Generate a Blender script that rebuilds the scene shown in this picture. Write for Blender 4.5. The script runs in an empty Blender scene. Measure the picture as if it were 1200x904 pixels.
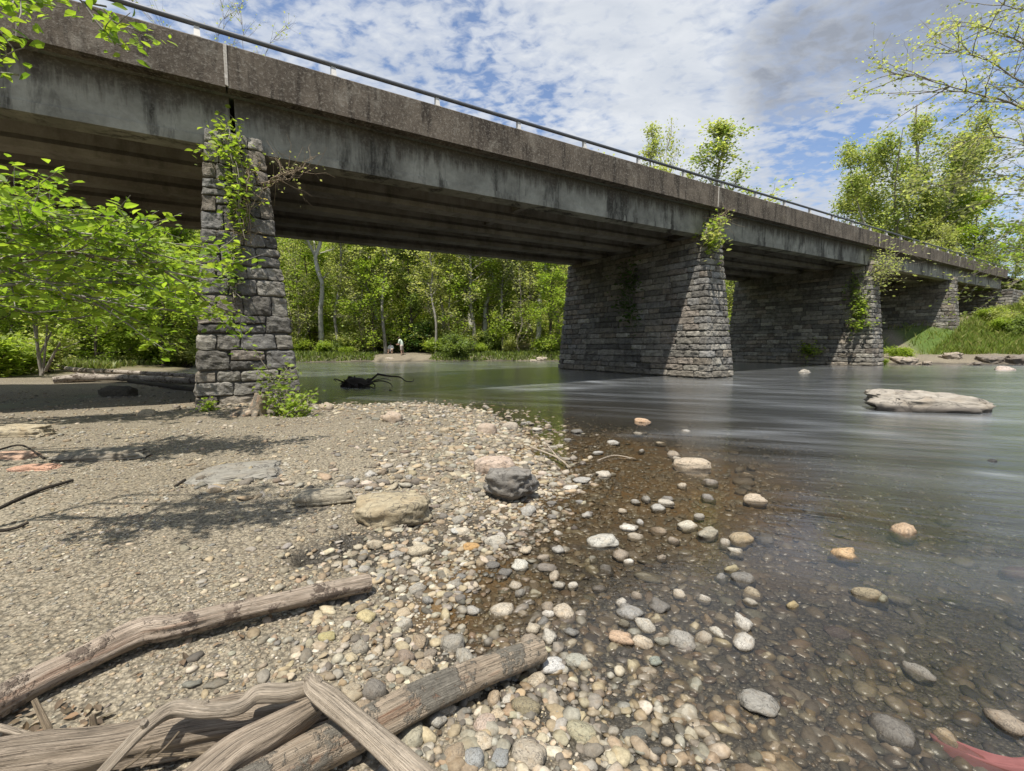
import bpy, bmesh, math, random
import numpy as np
from mathutils import Matrix, Vector

SC = bpy.context.scene
COL = SC.collection
rad = math.radians
RNG = np.random.default_rng(7)

# ------------------------------------------------------------------ noise
def _hash(i, j, k, s):
    n = (i * 374761393 + j * 668265263 + k * 2147483647 + s * 974634541) & 0xFFFFFFFF
    n = ((n ^ (n >> 13)) * 1274126177) & 0xFFFFFFFF
    n = (n ^ (n >> 16)) & 0xFFFFFFFF
    return n.astype(np.float64) / 4294967295.0

def vnoise(P, seed=0):
    P = np.asarray(P, float)
    I = np.floor(P).astype(np.int64); F = P - I
    F = F * F * (3 - 2 * F)
    out = 0
    for a in (0, 1):
        wa = F[..., 0] if a else 1 - F[..., 0]
        for b in (0, 1):
            wb = F[..., 1] if b else 1 - F[..., 1]
            for c in (0, 1):
                wc = F[..., 2] if c else 1 - F[..., 2]
                out = out + wa * wb * wc * _hash(I[..., 0] + a, I[..., 1] + b, I[..., 2] + c, seed)
    return out * 2 - 1

def fbm(P, seed=0, octv=3, gain=.5):
    P = np.asarray(P, float); o = 0; a = 1; t = 0
    for i in range(octv):
        o = o + a * vnoise(P * (2.03 ** i) + 17.3 * i, seed + i * 31); t += a; a *= gain
    return o / t

def P3(x, y, z=0.0):
    x = np.asarray(x, float); y = np.asarray(y, float)
    return np.stack(np.broadcast_arrays(x, y, np.asarray(z, float)), -1)

def sst(a, b, x):
    t = np.clip((np.asarray(x, float) - a) / (b - a), 0, 1)
    return t * t * (3 - 2 * t)

# ------------------------------------------------------------------ mesh building
class MB:
    def __init__(s):
        s.V = []; s.C = []; s.G = []; s.F = []; s.M = []; s.n = 0
    def add(s, V, F, col=(1, 1, 1), grain=None, mat=0):
        V = np.asarray(V, np.float32).reshape(-1, 3); F = np.asarray(F, np.int64)
        c = np.asarray(col, np.float32)
        if c.ndim == 1: c = np.tile(c[:3], (len(V), 1))
        s.V.append(V); s.C.append(c[:, :3])
        s.G.append(np.zeros((len(V), 3), np.float32) if grain is None else np.asarray(grain, np.float32))
        s.F.append(F + s.n); s.M.append(mat); s.n += len(V)
    def box(s, c, h, col=(1, 1, 1), rot=0, mat=0):
        b = np.array([[x, y, z] for x in (-1, 1) for y in (-1, 1) for z in (-1, 1)], float) * h
        if rot:
            cr, sr = math.cos(rot), math.sin(rot)
            b = np.c_[b[:, 0] * cr - b[:, 1] * sr, b[:, 0] * sr + b[:, 1] * cr, b[:, 2]]
        s.add(b + np.array(c), [[0, 1, 3, 2], [4, 6, 7, 5], [0, 4, 5, 1], [2, 3, 7, 6], [0, 2, 6, 4], [1, 5, 7, 3]], col, mat=mat)
    def build(s, name, mats, parent=None, smooth=True):
        me = bpy.data.meshes.new(name)
        V = np.concatenate(s.V); C = np.concatenate(s.C); G = np.concatenate(s.G)
        me.vertices.add(len(V)); me.vertices.foreach_set('co', V.ravel())
        li = np.concatenate([f.ravel() for f in s.F]).astype(np.int32)
        lt = np.concatenate([np.full(len(f), f.shape[1], np.int32) for f in s.F])
        ls = np.concatenate([[0], np.cumsum(lt)[:-1]]).astype(np.int32)
        me.loops.add(len(li)); me.polygons.add(len(lt))
        me.loops.foreach_set('vertex_index', li)
        me.polygons.foreach_set('loop_start', ls)
        try: me.polygons.foreach_set('loop_total', lt)
        except Exception: pass
        mi = np.concatenate([np.full(len(f), m, np.int32) for f, m in zip(s.F, s.M)])
        me.polygons.foreach_set('material_index', mi)
        me.polygons.foreach_set('use_smooth', np.full(len(lt), bool(smooth)))
        a = me.attributes.new('Col', 'FLOAT_COLOR', 'POINT')
        a.data.foreach_set('color', np.c_[C, np.ones(len(C), np.float32)].astype(np.float32).ravel())
        if np.any(G):
            g = me.attributes.new('grain', 'FLOAT_VECTOR', 'POINT'); g.data.foreach_set('vector', G.ravel())
        me.update(calc_edges=True); me.validate()
        for m in (mats if isinstance(mats, (list, tuple)) else [mats]): me.materials.append(m)
        o = bpy.data.objects.new(name, me); COL.objects.link(o)
        if parent: o.parent = parent
        return o

def tag(o, label=None, cat=None, group=None, kind=None):
    if label: o['label'] = label
    if cat: o['category'] = cat
    if group: o['group'] = group
    if kind: o['kind'] = kind
    return o

def empty(name, loc, rz=0):
    o = bpy.data.objects.new(name, None); COL.objects.link(o)
    o.location = loc; o.rotation_euler = (0, 0, rz); o.empty_display_size = .2
    return o

def copy_tree(o, parent=None):
    c = o.copy(); COL.objects.link(c)
    if parent: c.parent = parent
    for ch in [k for k in o.children]: copy_tree(ch, c)
    return c

def tube(mb, pts, rads, sides=8, col=(1, 1, 1), caps=True, rough=0, seed=0, s0=0.0, freq=(2.5, 9), flat=1.0, fiber=.0):
    P = np.asarray(pts, float); R = np.asarray(rads, float); n = len(P)
    T = np.gradient(P, axis=0); T /= np.linalg.norm(T, axis=1)[:, None] + 1e-9
    up = np.array([0, 0, 1.]) if abs(T[:, 2]).mean() < .8 else np.array([0, 1., 0])
    A = np.cross(T, up); A /= np.linalg.norm(A, axis=1)[:, None] + 1e-9
    B = np.cross(A, T)
    th = np.arange(sides) * 2 * np.pi / sides
    ct, sn = np.cos(th), np.sin(th)
    L = np.concatenate([[0], np.cumsum(np.linalg.norm(np.diff(P, axis=0), axis=1))]) + s0
    rr = R[:, None] * np.ones(sides)
    if rough:
        N = P3(np.repeat(L[:, None], sides, 1) * freq[0], ct[None] * 1.3 + seed * 3.1, sn[None] * 1.3)
        N2 = P3(np.repeat(L[:, None], sides, 1) * freq[0] * 1.5, ct[None] * 4 + seed, sn[None] * 4)
        N3 = P3(np.repeat(L[:, None], sides, 1) * 1.6, ct[None] * 7 + seed * 2, sn[None] * 7)
        rr = rr * (1 + rough * fbm(N, seed, 3) + rough * .6 * fbm(N2, seed + 5, 2) + rough * fiber * (np.abs(fbm(N3, seed + 8, 2)) * 2 - .6))
    V = P[:, None] + rr[..., None] * (ct[None, :, None] * A[:, None] + flat * sn[None, :, None] * B[:, None])
    G = np.stack([np.repeat(L[:, None], sides, 1), np.tile(ct * .5, (n, 1)) * R.mean() * 6, np.tile(sn * .5, (n, 1)) * R.mean() * 6], -1)
    i = np.arange(n - 1)[:, None] * sides; j = np.arange(sides)[None]; jn = (j + 1) % sides
    F = np.stack([i + j, i + jn, i + sides + jn, i + sides + j], -1).reshape(-1, 4)[:, ::-1]
    mb.add(V.reshape(-1, 3), F, col, G.reshape(-1, 3))
    if caps:
        for e, fl in ((0, 1), (n - 1, -1)):
            c = P[e] + T[e] * (R[e] * .08 * (-1 if e == 0 else 1))
            ring = V[e]
            Vc = np.vstack([ring, c[None]])
            a = np.arange(sides); b = (a + 1) % sides
            F = np.stack([a, b, np.full(sides, sides)], -1)
            if e: F = F[:, ::-1]
            g = np.c_[np.full(sides + 1, L[e]), np.r_[ct * R[e] * 3, 0], np.r_[sn * R[e] * 3, 0]]
            mb.add(Vc, F[:, ::-1] if e == 0 and False else F, np.asarray(col) * .95 if np.ndim(col) == 1 else (1, 1, 1), g)

def smooth_path(pts, n):
    P = np.asarray(pts, float)
    if len(P) == 2:
        t = np.linspace(0, 1, n)[:, None]; return P[0] * (1 - t) + P[1] * t
    Q = np.vstack([2 * P[0] - P[1], P, 2 * P[-1] - P[-2]])
    L = np.concatenate([[0], np.cumsum(np.linalg.norm(np.diff(P[:, :3], axis=0), axis=1))])
    out = []
    for s in np.linspace(0, L[-1], n):
        k = min(np.searchsorted(L, s, 'right') - 1, len(P) - 2)
        t = (s - L[k]) / max(L[k + 1] - L[k], 1e-9)
        a, b, c, d = Q[k], Q[k + 1], Q[k + 2], Q[k + 3]
        out.append(.5 * (2 * b + (c - a) * t + (2 * a - 5 * b + 4 * c - d) * t * t + (3 * b - a - 3 * c + d) * t ** 3))
    return np.array(out)

# ------------------------------------------------------------------ camera (position and lens fitted to the photo's perspective)
CAMZ = 1.561; FPX = 518.78; PITCH = 0.093; ROLL = -0.0043
CM = Matrix.Translation((0, 0, CAMZ)) @ Matrix.Rotation(math.pi / 2 - PITCH, 4, 'X') @ Matrix.Rotation(ROLL, 4, 'Z')
cam = bpy.data.cameras.new('camera'); camo = bpy.data.objects.new('camera', cam); COL.objects.link(camo)
camo.matrix_world = CM; cam.sensor_width = 36; cam.lens = FPX / 1200 * 36; cam.clip_end = 2000; cam.clip_start = .05
SC.camera = camo
CR = np.array(CM.to_3x3())
def ray(px, py):
    d = CR @ np.array([(px - 600) / FPX, -(py - 452) / FPX, -1.0])
    return d
def at_depth(px, py, Y):                       # point on the sight line at ground distance Y
    d = ray(px, py); t = Y / d[1]
    return np.array([0, 0, CAMZ]) + d * t
def at_z(px, py, z=0.0):
    d = ray(px, py); t = (z - CAMZ) / d[2]
    return np.array([0, 0, CAMZ]) + d * t

def col_at(px, Y): return at_depth(px, 404, Y)[0]

# ------------------------------------------------------------------ bridge frame
BX, BY, YAW, SL = -6.13, 10.29, 0.5763, 0.0196
cy_, sy_ = math.cos(YAW), math.sin(YAW)
def br(u, v, z=0.0):
    return np.array([BX + u * cy_ - v * sy_, BY + u * sy_ + v * cy_, z])
def uv(x, y):
    dx, dy = np.asarray(x) - BX, np.asarray(y) - BY
    return dx * cy_ + dy * sy_, -dx * sy_ + dy * cy_
SPAN = 18.3; ZT, ZB, ZG = 8.09, 7.18, 6.04

# ------------------------------------------------------------------ terrain height
SHORE = [at_z(px, py)[:2] for px, py in
         [(735, 900), (705, 865), (668, 815), (606, 772), (545, 730), (520, 676), (556, 624), (618, 594), (645, 562), (632, 535), (628, 508), (580, 486), (540, 477), (470, 474), (410, 477), (365, 478)]]
WATER = np.array([(0.62, -12), (0.55, 0.7)] + [tuple(p) for p in SHORE] +
                 [(-9.5, 16.5), (-13.5, 21), (-17.5, 24.0), (-19.8, 24.4), (-20.5, 27.5), (-23.5, 32), (-26, 36.5), (-22, 39.5), (-12, 41.3), (-4, 41.6), (2.5, 41.0),
                  (4.6, 39.6), (8, 42), (30, 62), (60, 95), (90, 130), (112, 118), (75, 80), (40, 56), (25, 47), (20.4, 39.4), (25.6, 31.6), (28.5, 32.0), (31.5, 31.6),
                  (36, 30.6), (45, 28), (60, 20), (80, 0), (80, -12)], float)
def shore_d(x, y):
    """signed distance to the waterline, positive on land"""
    x = np.asarray(x, float); y = np.asarray(y, float)
    d = np.full(x.shape, 1e9); ins = np.zeros(x.shape, bool)
    n = len(WATER)
    for i in range(n):
        ax, ay = WATER[i]; bx, by = WATER[(i + 1) % n]
        ex, ey = bx - ax, by - ay
        t = np.clip(((x - ax) * ex + (y - ay) * ey) / (ex * ex + ey * ey), 0, 1)
        d = np.minimum(d, np.hypot(x - ax - t * ex, y - ay - t * ey))
        c = ((ay > y) != (by > y))
        with np.errstate(divide='ignore', invalid='ignore'):
            xi = ax + (y - ay) * ex / (ey if ey else 1e-9)
        ins ^= c & (x < xi)
    return np.where(ins, -d, d)

def zones(x, y):
    wr = sst(14, 24, np.asarray(x) - .25 * (np.asarray(y) - 35))
    wf = sst(31, 39, np.asarray(y) + 0 * np.asarray(x)) * (1 - wr)
    return wr, wf, 1 - wr - wf

HOLLOW = [(*at_z(px, py, .06)[:2], s_) for px, py, s_ in ((430, 645, .30), (375, 655, .16), (510, 645, .30), (550, 690, .34), (535, 745, .26), (600, 760, .28), (475, 690, .18), (590, 640, .3), (610, 600, .25), (490, 612, .14), (420, 700, .10))]
def hollows(x, y):
    p = np.zeros_like(x)
    for a, b, s_ in HOLLOW: p = np.maximum(p, np.exp(-((x - a) ** 2 + (y - b) ** 2) / s_ ** 2))
    return np.clip(p * (1 + .9 * fbm(P3(x * 4, y * 4), 12, 3)), 0, 1.3)
def height(x, y):
    x = np.asarray(x, float); y = np.asarray(y, float)
    d = shore_d(x, y); r = np.hypot(x, y)
    wob = fbm(P3(x * .9, y * .9), 3, 3)
    d = d + wob * .35 * sst(.5, 3, r) * (np.abs(d) < 6)
    wr, wf, wb = zones(x, y)
    dl = np.maximum(d, 0)
    bar = .2 * (1 - np.exp(-dl / 1.3)) + .012 * np.minimum(dl, 8) + .10 * np.maximum(-x - 21, 0) * sst(20, 12, y) + .06 * np.maximum(-x - 24, 0) + .03 * np.maximum(-y - 2, 0)
    bar = bar - .25 * np.exp(-(((x + 13.5) / 4.5) ** 2 + ((y - 11.5) / 4) ** 2))
    far = .5 * sst(0, 1.2, dl) + .06 * dl + .28 * np.maximum(dl - 22, 0)
    rig = .3 * sst(0, 1.2, dl) + .07 * np.minimum(dl, 4.5) + .40 * np.clip(dl - 4.7, 0, 19) + .05 * np.maximum(dl - 23, 0)
    land = bar * wb + np.minimum(far, 22) * wf + rig * wr
    dw = np.maximum(-d, 0)
    bed = -(.032 * np.minimum(dw, 3.5) + .085 * np.clip(dw - 3.5, 0, 8) + .02 * np.clip(dw - 11, 0, 10))
    bed = bed * (1 - .45 * wf * 0)
    h = np.where(d > 0, land, bed)
    h = h + .012 * fbm(P3(x * 2.2, y * 2.2), 9, 3) * sst(60, 4, r) + .10 * fbm(P3(x * .35, y * .35), 21, 3) * sst(9, 22, r) * (d > 1.0)
    hk = np.clip(hollows(x, y) * 1.15, 0, 1) * (d > -.5); h = np.where(h > .012, h * (1 - hk) + .012 * hk, h)
    h = h - .16 * np.exp(-(((x + 17) / 3.5) ** 2 + ((y - 17) / 3) ** 2)) * (d > .8)
    # little mound of gravel heaped against the first pier
    u, v = uv(x, y)
    h = h + .12 * np.exp(-((u / 1.5) ** 2 + ((v + .7) / .9) ** 2))
    return h
def hz(x, y): return float(height(np.array([x]), np.array([y]))[0])
def on_ground(px, py, lift=0.0):
    d = ray(px, py)
    t = np.geomspace(.8, 220, 1500)
    P = np.array([0, 0, CAMZ])[None] + t[:, None] * d[None]
    hh = np.maximum(height(P[:, 0], P[:, 1]), -.06 if lift == 0 else -9) + lift
    k = np.argmax(P[:, 2] < hh)
    if k == 0: k = len(t) - 1
    a = P[k - 1, 2] - hh[k - 1]; b = hh[k] - P[k, 2]
    w = a / (a + b + 1e-9)
    return P[k - 1] * (1 - w) + P[k] * w

# ------------------------------------------------------------------ materials
def newmat(name):
    m = bpy.data.materials.new(name); m.use_nodes = True
    nt = m.node_tree; nt.nodes.clear()
    return m, nt
class NT:
    def __init__(s, nt): s.nt = nt
    def n(s, typ, **kw):
        nd = s.nt.nodes.new(typ)
        for k, v in kw.items():
            if k.startswith('_'): setattr(nd, k[1:], v)
            else:
                key = k.replace('__', ' ')
                sock = nd.inputs[int(key[1:])] if key[0] == 'i' and key[1:].isdigit() else nd.inputs[key]
                s.set(sock, v)
        return nd
    def set(s, sock, v):
        if isinstance(v, bpy.types.NodeSocket): s.nt.links.new(v, sock)
        elif isinstance(v, bpy.types.Node): s.nt.links.new(v.outputs[0], sock)
        else:
            try: sock.default_value = v
            except Exception: sock.default_value = (*v, 1)
    def math(s, op, a, b=None, c=None, clamp=False):
        nd = s.nt.nodes.new('ShaderNodeMath'); nd.operation = op; nd.use_clamp = clamp
        s.set(nd.inputs[0], a)
        if b is not None: s.set(nd.inputs[1], b)
        if c is not None: s.set(nd.inputs[2], c)
        return nd.outputs[0]
    def mix(s, f, a, b, typ='MIX'):
        nd = s.nt.nodes.new('ShaderNodeMix'); nd.data_type = 'RGBA'; nd.blend_type = typ
        s.set(nd.inputs['Factor'], f); s.set(nd.inputs[6], a); s.set(nd.inputs[7], b)
        return nd.outputs[2]
    def ramp(s, f, stops):
        nd = s.nt.nodes.new('ShaderNodeValToRGB'); s.set(nd.inputs[0], f)
        e = nd.color_ramp.elements
        while len(e) < len(stops): e.new(.5)
        for k, (p, c) in enumerate(stops):
            e[k].position = p; e[k].color = (*c, 1) if np.ndim(c) else (c, c, c, 1)
        return nd.outputs[0]
    def noise(s, vec, scale, detail=4, rough=.55, dist=0):
        nd = s.nt.nodes.new('ShaderNodeTexNoise'); nd.inputs['Scale'].default_value = scale
        nd.inputs['Detail'].default_value = detail; nd.inputs['Roughness'].default_value = rough; nd.inputs['Distortion'].default_value = dist
        if vec is not None: s.set(nd.inputs['Vector'], vec)
        return nd.outputs['Fac']
    def voro(s, vec, scale, feature='F1', out='Distance'):
        nd = s.nt.nodes.new('ShaderNodeTexVoronoi'); nd.feature = feature; nd.inputs['Scale'].default_value = scale
        s.set(nd.inputs['Vector'], vec); return nd.outputs[out]
    def mapping(s, vec, scale=(1, 1, 1), rot=(0, 0, 0), loc=(0, 0, 0)):
        nd = s.nt.nodes.new('ShaderNodeMapping'); s.set(nd.inputs[0], vec)
        nd.inputs['Scale'].default_value = scale; nd.inputs['Rotation'].default_value = rot; nd.inputs['Location'].default_value = loc
        return nd.outputs[0]
    def bump(s, h, strength=.5, dist=.02, normal=None):
        nd = s.nt.nodes.new('ShaderNodeBump'); nd.inputs['Strength'].default_value = strength; nd.inputs['Distance'].default_value = dist
        s.set(nd.inputs['Height'], h)
        if normal is not None: s.set(nd.inputs['Normal'], normal)
        return nd.outputs[0]
    def patch(s):                               # brown algae grows in the slack water below the second pier
        q = at_z(715, 548); q2 = at_z(560, 690)
        a = s.math('SUBTRACT', 1, s.math('DIVIDE', s.n('ShaderNodeVectorMath', _operation='DISTANCE', i0=s.pos(), i1=tuple(q)).outputs['Value'], 3.4), clamp=True)
        b = s.math('SUBTRACT', 1, s.math('DIVIDE', s.n('ShaderNodeVectorMath', _operation='DISTANCE', i0=s.pos(), i1=tuple(q2)).outputs['Value'], .9), clamp=True)
        t = s.math('ADD', s.math('MAXIMUM', a, s.math('MULTIPLY', b, .8)), s.math('MULTIPLY', s.math('SUBTRACT', s.noise(s.pos(), 1.6, 3), .5), .8))
        return s.ramp(t, [(.15, 0), (.6, 1)])
    def coord(s, w='Object'): return s.nt.nodes.new('ShaderNodeTexCoord').outputs[w]
    def pos(s): return s.nt.nodes.new('ShaderNodeNewGeometry').outputs['Position']
    def attr(s, name='Col', out='Color'):
        nd = s.nt.nodes.new('ShaderNodeAttribute'); nd.attribute_name = name; return nd.outputs[out]
    def out(s, sh): 
        o = s.nt.nodes.new('ShaderNodeOutputMaterial'); s.set(o.inputs['Surface'], sh)
    def pbsdf(s, col, rough=.8, normal=None, spec=.3, metal=0):
        nd = s.nt.nodes.new('ShaderNodeBsdfPrincipled')
        s.set(nd.inputs['Base Color'], col); s.set(nd.inputs['Roughness'], rough); s.set(nd.inputs['Metallic'], metal)
        s.set(nd.inputs['Specular IOR Level'], spec)
        if normal is not None: s.set(nd.inputs['Normal'], normal)
        return nd.outputs[0]

M = {}
def simple(name, col, rough=.8, nscale=8, var=.3, bump=.2, metal=0, spec=.3, bdist=.01):
    m, nt = newmat(name); T = NT(nt); c = T.coord()
    f = T.noise(c, nscale, 5)
    a = T.mix(f, tuple(x * (1 - var) for x in col), tuple(min(1, x * (1 + var)) for x in col))
    T.out(T.pbsdf(a, rough, T.bump(f, bump, bdist), spec, metal)); M[name] = m; return m

def mat_ground():
    m, nt = newmat('ground'); T = NT(nt); p = T.pos()
    z = T.attr('Col', 'Color')
    sep = T.n('ShaderNodeSeparateColor', Color=z)
    forest, wet, grass = sep.outputs[0], sep.outputs[1], sep.outputs[2]
    warp = T.n('ShaderNodeTexNoise', Vector=p, Scale=14.0, Detail=2.0)
    pv = T.n('ShaderNodeVectorMath', _operation='MULTIPLY_ADD', i0=warp.outputs['Color'], i1=(.03, .03, .03), i2=p).outputs[0]
    v1 = T.voro(pv, 42, out='Color'); v1d = T.voro(pv, 42)
    v2 = T.voro(pv, 95, out='Color'); v2d = T.voro(pv, 95)
    g1 = T.n('ShaderNodeSeparateColor', Color=v1).outputs[0]; g2 = T.n('ShaderNodeSeparateColor', Color=v2).outputs[1]
    pal = [(0, (.16, .135, .10)), (.22, (.30, .265, .20)), (.45, (.40, .36, .285)), (.62, (.27, .25, .21)), (.8, (.50, .46, .38)), (1, (.36, .29, .21))]
    peb = T.mix(.45, T.ramp(g1, pal), T.ramp(g2, pal))
    big = T.noise(p, 1.1, 4)
    peb = T.mix(T.ramp(big, [(.35, .15), (.62, .6)]), peb, (.25, .215, .16), 'MIX')
    peb = T.mix(T.ramp(T.noise(p, .55, 4, .6), [(.48, 0), (.66, .45)]), peb, (.44, .40, .32))
    peb = T.mix(1, peb, (.96, .92, .84), 'MULTIPLY')
    gap = T.math('MULTIPLY', T.ramp(v1d, [(.35, 1), (.75, .45)]), T.ramp(v2d, [(.4, 1), (.8, .6)]))
    peb = T.mix(1, peb, gap, 'MULTIPLY')
    algae = T.ramp(T.noise(p, 2.2, 3), [(.4, (.14, .095, .045)), (.55, (.22, .125, .04)), (.7, (.11, .085, .05))])
    wetc = T.mix(1, peb, (.27, .275, .285), 'MULTIPLY'); wetc = T.mix(T.math('MULTIPLY', T.patch(), .6), wetc, algae)
    base = T.mix(wet, peb, wetc)
    litter = T.ramp(T.noise(p, 6, 6, .7), [(.3, (.10, .075, .045)), (.5, (.17, .135, .075)), (.62, (.12, .15, .05)), (.8, (.25, .20, .12))])
    base = T.mix(forest, base, litter)
    gr = T.ramp(T.noise(p, 4, 5, .7), [(.3, (.045, .075, .012)), (.55, (.08, .13, .02)), (.8, (.15, .15, .05))])
    base = T.mix(grass, base, gr)
    hgt = T.math('SUBTRACT', 1, T.math('ADD', v1d, T.math('MULTIPLY', v2d, .6)))
    rough = T.math('SUBTRACT', .9, T.math('MULTIPLY', wet, .45))
    T.out(T.pbsdf(base, rough, T.bump(hgt, .7, .012), .35)); M['ground'] = m
mat_ground()

def mat_stone(name, use_obj, band=0.0):
    m, nt = newmat(name); T = NT(nt)
    p = T.pos(); c = T.coord() if use_obj else p
    if use_obj:
        oi = nt.nodes.new('ShaderNodeObjectInfo'); base = oi.outputs['Color']; rnd = oi.outputs['Random']
        off = T.n('ShaderNodeVectorMath', _operation='ADD', i0=c, i1=T.n('ShaderNodeCombineXYZ', X=T.math('MULTIPLY', rnd, 37), Y=T.math('MULTIPLY', rnd, 91)).outputs[0]).outputs[0]
        c = off; sc = 1.0
    else: base = T.attr('Col')
    f = T.noise(c, 7 if use_obj else 60, 6, .65)
    f2 = T.noise(c, 2.2 if use_obj else 25, 3)
    f3 = T.noise(c, 40 if use_obj else 200, 3, .7)
    col = T.mix(T.ramp(f, [(.25, .0), (.75, 1.0)]), T.mix(1, base, (.62, .60, .57), 'MULTIPLY'), T.mix(1, base, (1.3, 1.27, 1.2), 'MULTIPLY'))
    col = T.mix(T.ramp(f2, [(.5, 0), (.75, .5)]), col, T.mix(1, base, (.85, .68, .48), 'MULTIPLY'))
    col = T.mix(T.ramp(f3, [(.3, .45), (.45, 0)]), col, T.mix(1, base, (.5, .47, .42), 'MULTIPLY'))
    if use_obj:
        ck = T.math('ABSOLUTE', T.math('SUBTRACT', T.noise(c, 1.7, 5, .6, .6), .5))
        col = T.mix(T.ramp(ck, [(.004, .75), (.018, 0)]), col, (.05, .045, .04))
    z = T.n('ShaderNodeSeparateXYZ', Vector=p).outputs[2]
    zz = T.math('ADD', z, T.math('MULTIPLY', T.math('SUBTRACT', T.noise(p, 9, 2), .5), .03))
    wet = T.ramp(T.math('MULTIPLY', T.math('ADD', zz, .05), 8), [(.40, 1), (.55, 0)])     # soaked below and just above the waterline
    if band:
        wb_ = T.ramp(T.math('DIVIDE', T.math('ADD', z, T.math('MULTIPLY', T.math('SUBTRACT', f2, .5), .25)), band), [(.55, 1), (1, 0)])
        col = T.mix(T.math('MULTIPLY', wb_, .8), col, (.06, .05, .042))
    bed = T.ramp(T.math('MULTIPLY', T.math('ADD', z, .2), 5), [(.80, 1), (1.0, 0)])
    col = T.mix(wet, col, T.mix(1, col, (.46, .43, .39), 'MULTIPLY'))
    alg = T.ramp(T.noise(p, 3, 3), [(.4, (.19, .155, .10)), (.6, (.27, .18, .08)), (.75, (.16, .145, .12))])
    col = T.mix(bed, col, T.mix(1, col, (.56, .59, .63), 'MULTIPLY'))
    col = T.mix(T.math('MULTIPLY', T.math('MULTIPLY', bed, .6), T.patch()), col, alg)
    rough = T.math('SUBTRACT', .85, T.math('MULTIPLY', wet, .55))
    bp = T.bump(T.math('ADD', f, T.math('MULTIPLY', f3, .35)), .5, .02 if use_obj else .003)
    T.out(T.pbsdf(col, rough, bp, .4)); M[name] = m
mat_stone('stone', True); mat_stone('river_rock', True, .17); mat_stone('pebble', False)

def mat_masonry():
    m, nt = newmat('masonry'); T = NT(nt); c = T.pos()
    base = T.attr('Col')
    f = T.noise(c, 5, 6, .7); f2 = T.noise(c, 1.2, 4); f3 = T.noise(c, 22, 5, .7)
    col = T.mix(T.ramp(f, [(.3, 0), (.72, 1)]), T.mix(1, base, (.5, .48, .46), 'MULTIPLY'), T.mix(1, base, (1.25, 1.22, 1.15), 'MULTIPLY'))
    lich = T.ramp(f3, [(.58, 0), (.66, .55)])
    col = T.mix(T.math('MULTIPLY', lich, T.ramp(f2, [(.42, 0), (.62, 1)])), col, (.46, .45, .41))
    col = T.mix(T.ramp(T.noise(c, 1.7, 6, .7), [(.52, 0), (.70, .7)]), col, (.06, .053, .046))
    st = T.noise(T.mapping(c, (3, 3, .35)), 1.0, 4)
    col = T.mix(T.ramp(st, [(.6, 0), (.78, .45)]), col, (.40, .38, .34))
    z = T.n('ShaderNodeSeparateXYZ', Vector=c).outputs[2]
    foot = T.ramp(T.math('ADD', z, T.math('MULTIPLY', f2, .35)), [(.25, .8), (.75, 0)])
    col = T.mix(T.math('MULTIPLY', foot, .5), col, (.36, .31, .24))
    wl = T.ramp(T.math('ADD', z, T.math('MULTIPLY', f, .1)), [(.06, 1), (.16, 0)])
    col = T.mix(T.math('MULTIPLY', wl, .75), col, (.05, .043, .03))
    h = T.math('ADD', f, T.math('MULTIPLY', f3, .5))
    T.out(T.pbsdf(col, .92, T.bump(h, 1.0, .06), .2)); M['masonry'] = m
mat_masonry()
simple('mortar', (.10, .095, .085), .95, 6, .3, .4)

def mat_concrete(name, lo, hi, dark, streak, patch, darkamt=.6, bstr=.5, grime=False, speck=.75):
    m, nt = newmat(name); T = NT(nt); c = T.coord()
    f = T.noise(c, 2.3, 6, .68); f2 = T.noise(c, 14, 5, .72); f3 = T.noise(c, 55, 4, .7)
    col = T.mix(T.ramp(f, [(.3, 0), (.7, 1)]), lo, hi)
    s = T.noise(T.mapping(c, (1.0, 1.0, .16)), streak, 6, .7, .3)
    col = T.mix(T.math('MULTIPLY', T.ramp(s, [(.5, 0), (.62, 1)]), darkamt), col, dark)
    f0 = T.noise(c, .55, 5, .65)
    col = T.mix(T.ramp(f0, [(.35, .55), (.6, 0)]), col, dark)
    col = T.mix(T.ramp(T.noise(c, .9, 5, .7, .5), [(.56, 0), (.68, .5)]), col, patch)
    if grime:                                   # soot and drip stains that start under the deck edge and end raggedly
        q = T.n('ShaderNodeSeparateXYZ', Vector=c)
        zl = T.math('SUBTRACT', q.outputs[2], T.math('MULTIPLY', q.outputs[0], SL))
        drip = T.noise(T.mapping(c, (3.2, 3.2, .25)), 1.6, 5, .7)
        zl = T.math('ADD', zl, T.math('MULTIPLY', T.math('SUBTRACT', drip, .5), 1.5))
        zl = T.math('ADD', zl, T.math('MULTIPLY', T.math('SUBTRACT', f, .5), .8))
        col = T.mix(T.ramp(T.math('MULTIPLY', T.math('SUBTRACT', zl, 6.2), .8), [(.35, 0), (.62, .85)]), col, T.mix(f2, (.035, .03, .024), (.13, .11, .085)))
    pt = T.ramp(f2, [(.52, 0), (.60, speck)])
    col = T.mix(pt, col, patch)
    col = T.mix(T.ramp(f3, [(.36, speck * .8), (.46, 0)]), col, tuple(x * .45 for x in lo))
    T.out(T.pbsdf(col, .93, T.bump(T.math('ADD', T.math('MULTIPLY', f2, 1.2), f3), bstr, .02), .2)); M[name] = m
mat_concrete('parapet_concrete', (.10, .08, .06), (.215, .18, .14), (.035, .028, .022), 2.6, (.34, .31, .255), .9, 1.0, False, .45)
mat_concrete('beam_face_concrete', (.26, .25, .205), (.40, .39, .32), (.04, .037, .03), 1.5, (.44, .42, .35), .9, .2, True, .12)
mat_concrete('beam_concrete', (.29, .262, .222), (.41, .378, .33), (.10, .088, .072), 1.1, (.43, .385, .32), .5, .25, False, .2)
mat_concrete('slab_concrete', (.12, .155, .13), (.24, .22, .185), (.06, .05, .04), 1.5, (.27, .25, .22), .5, .2)
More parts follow.
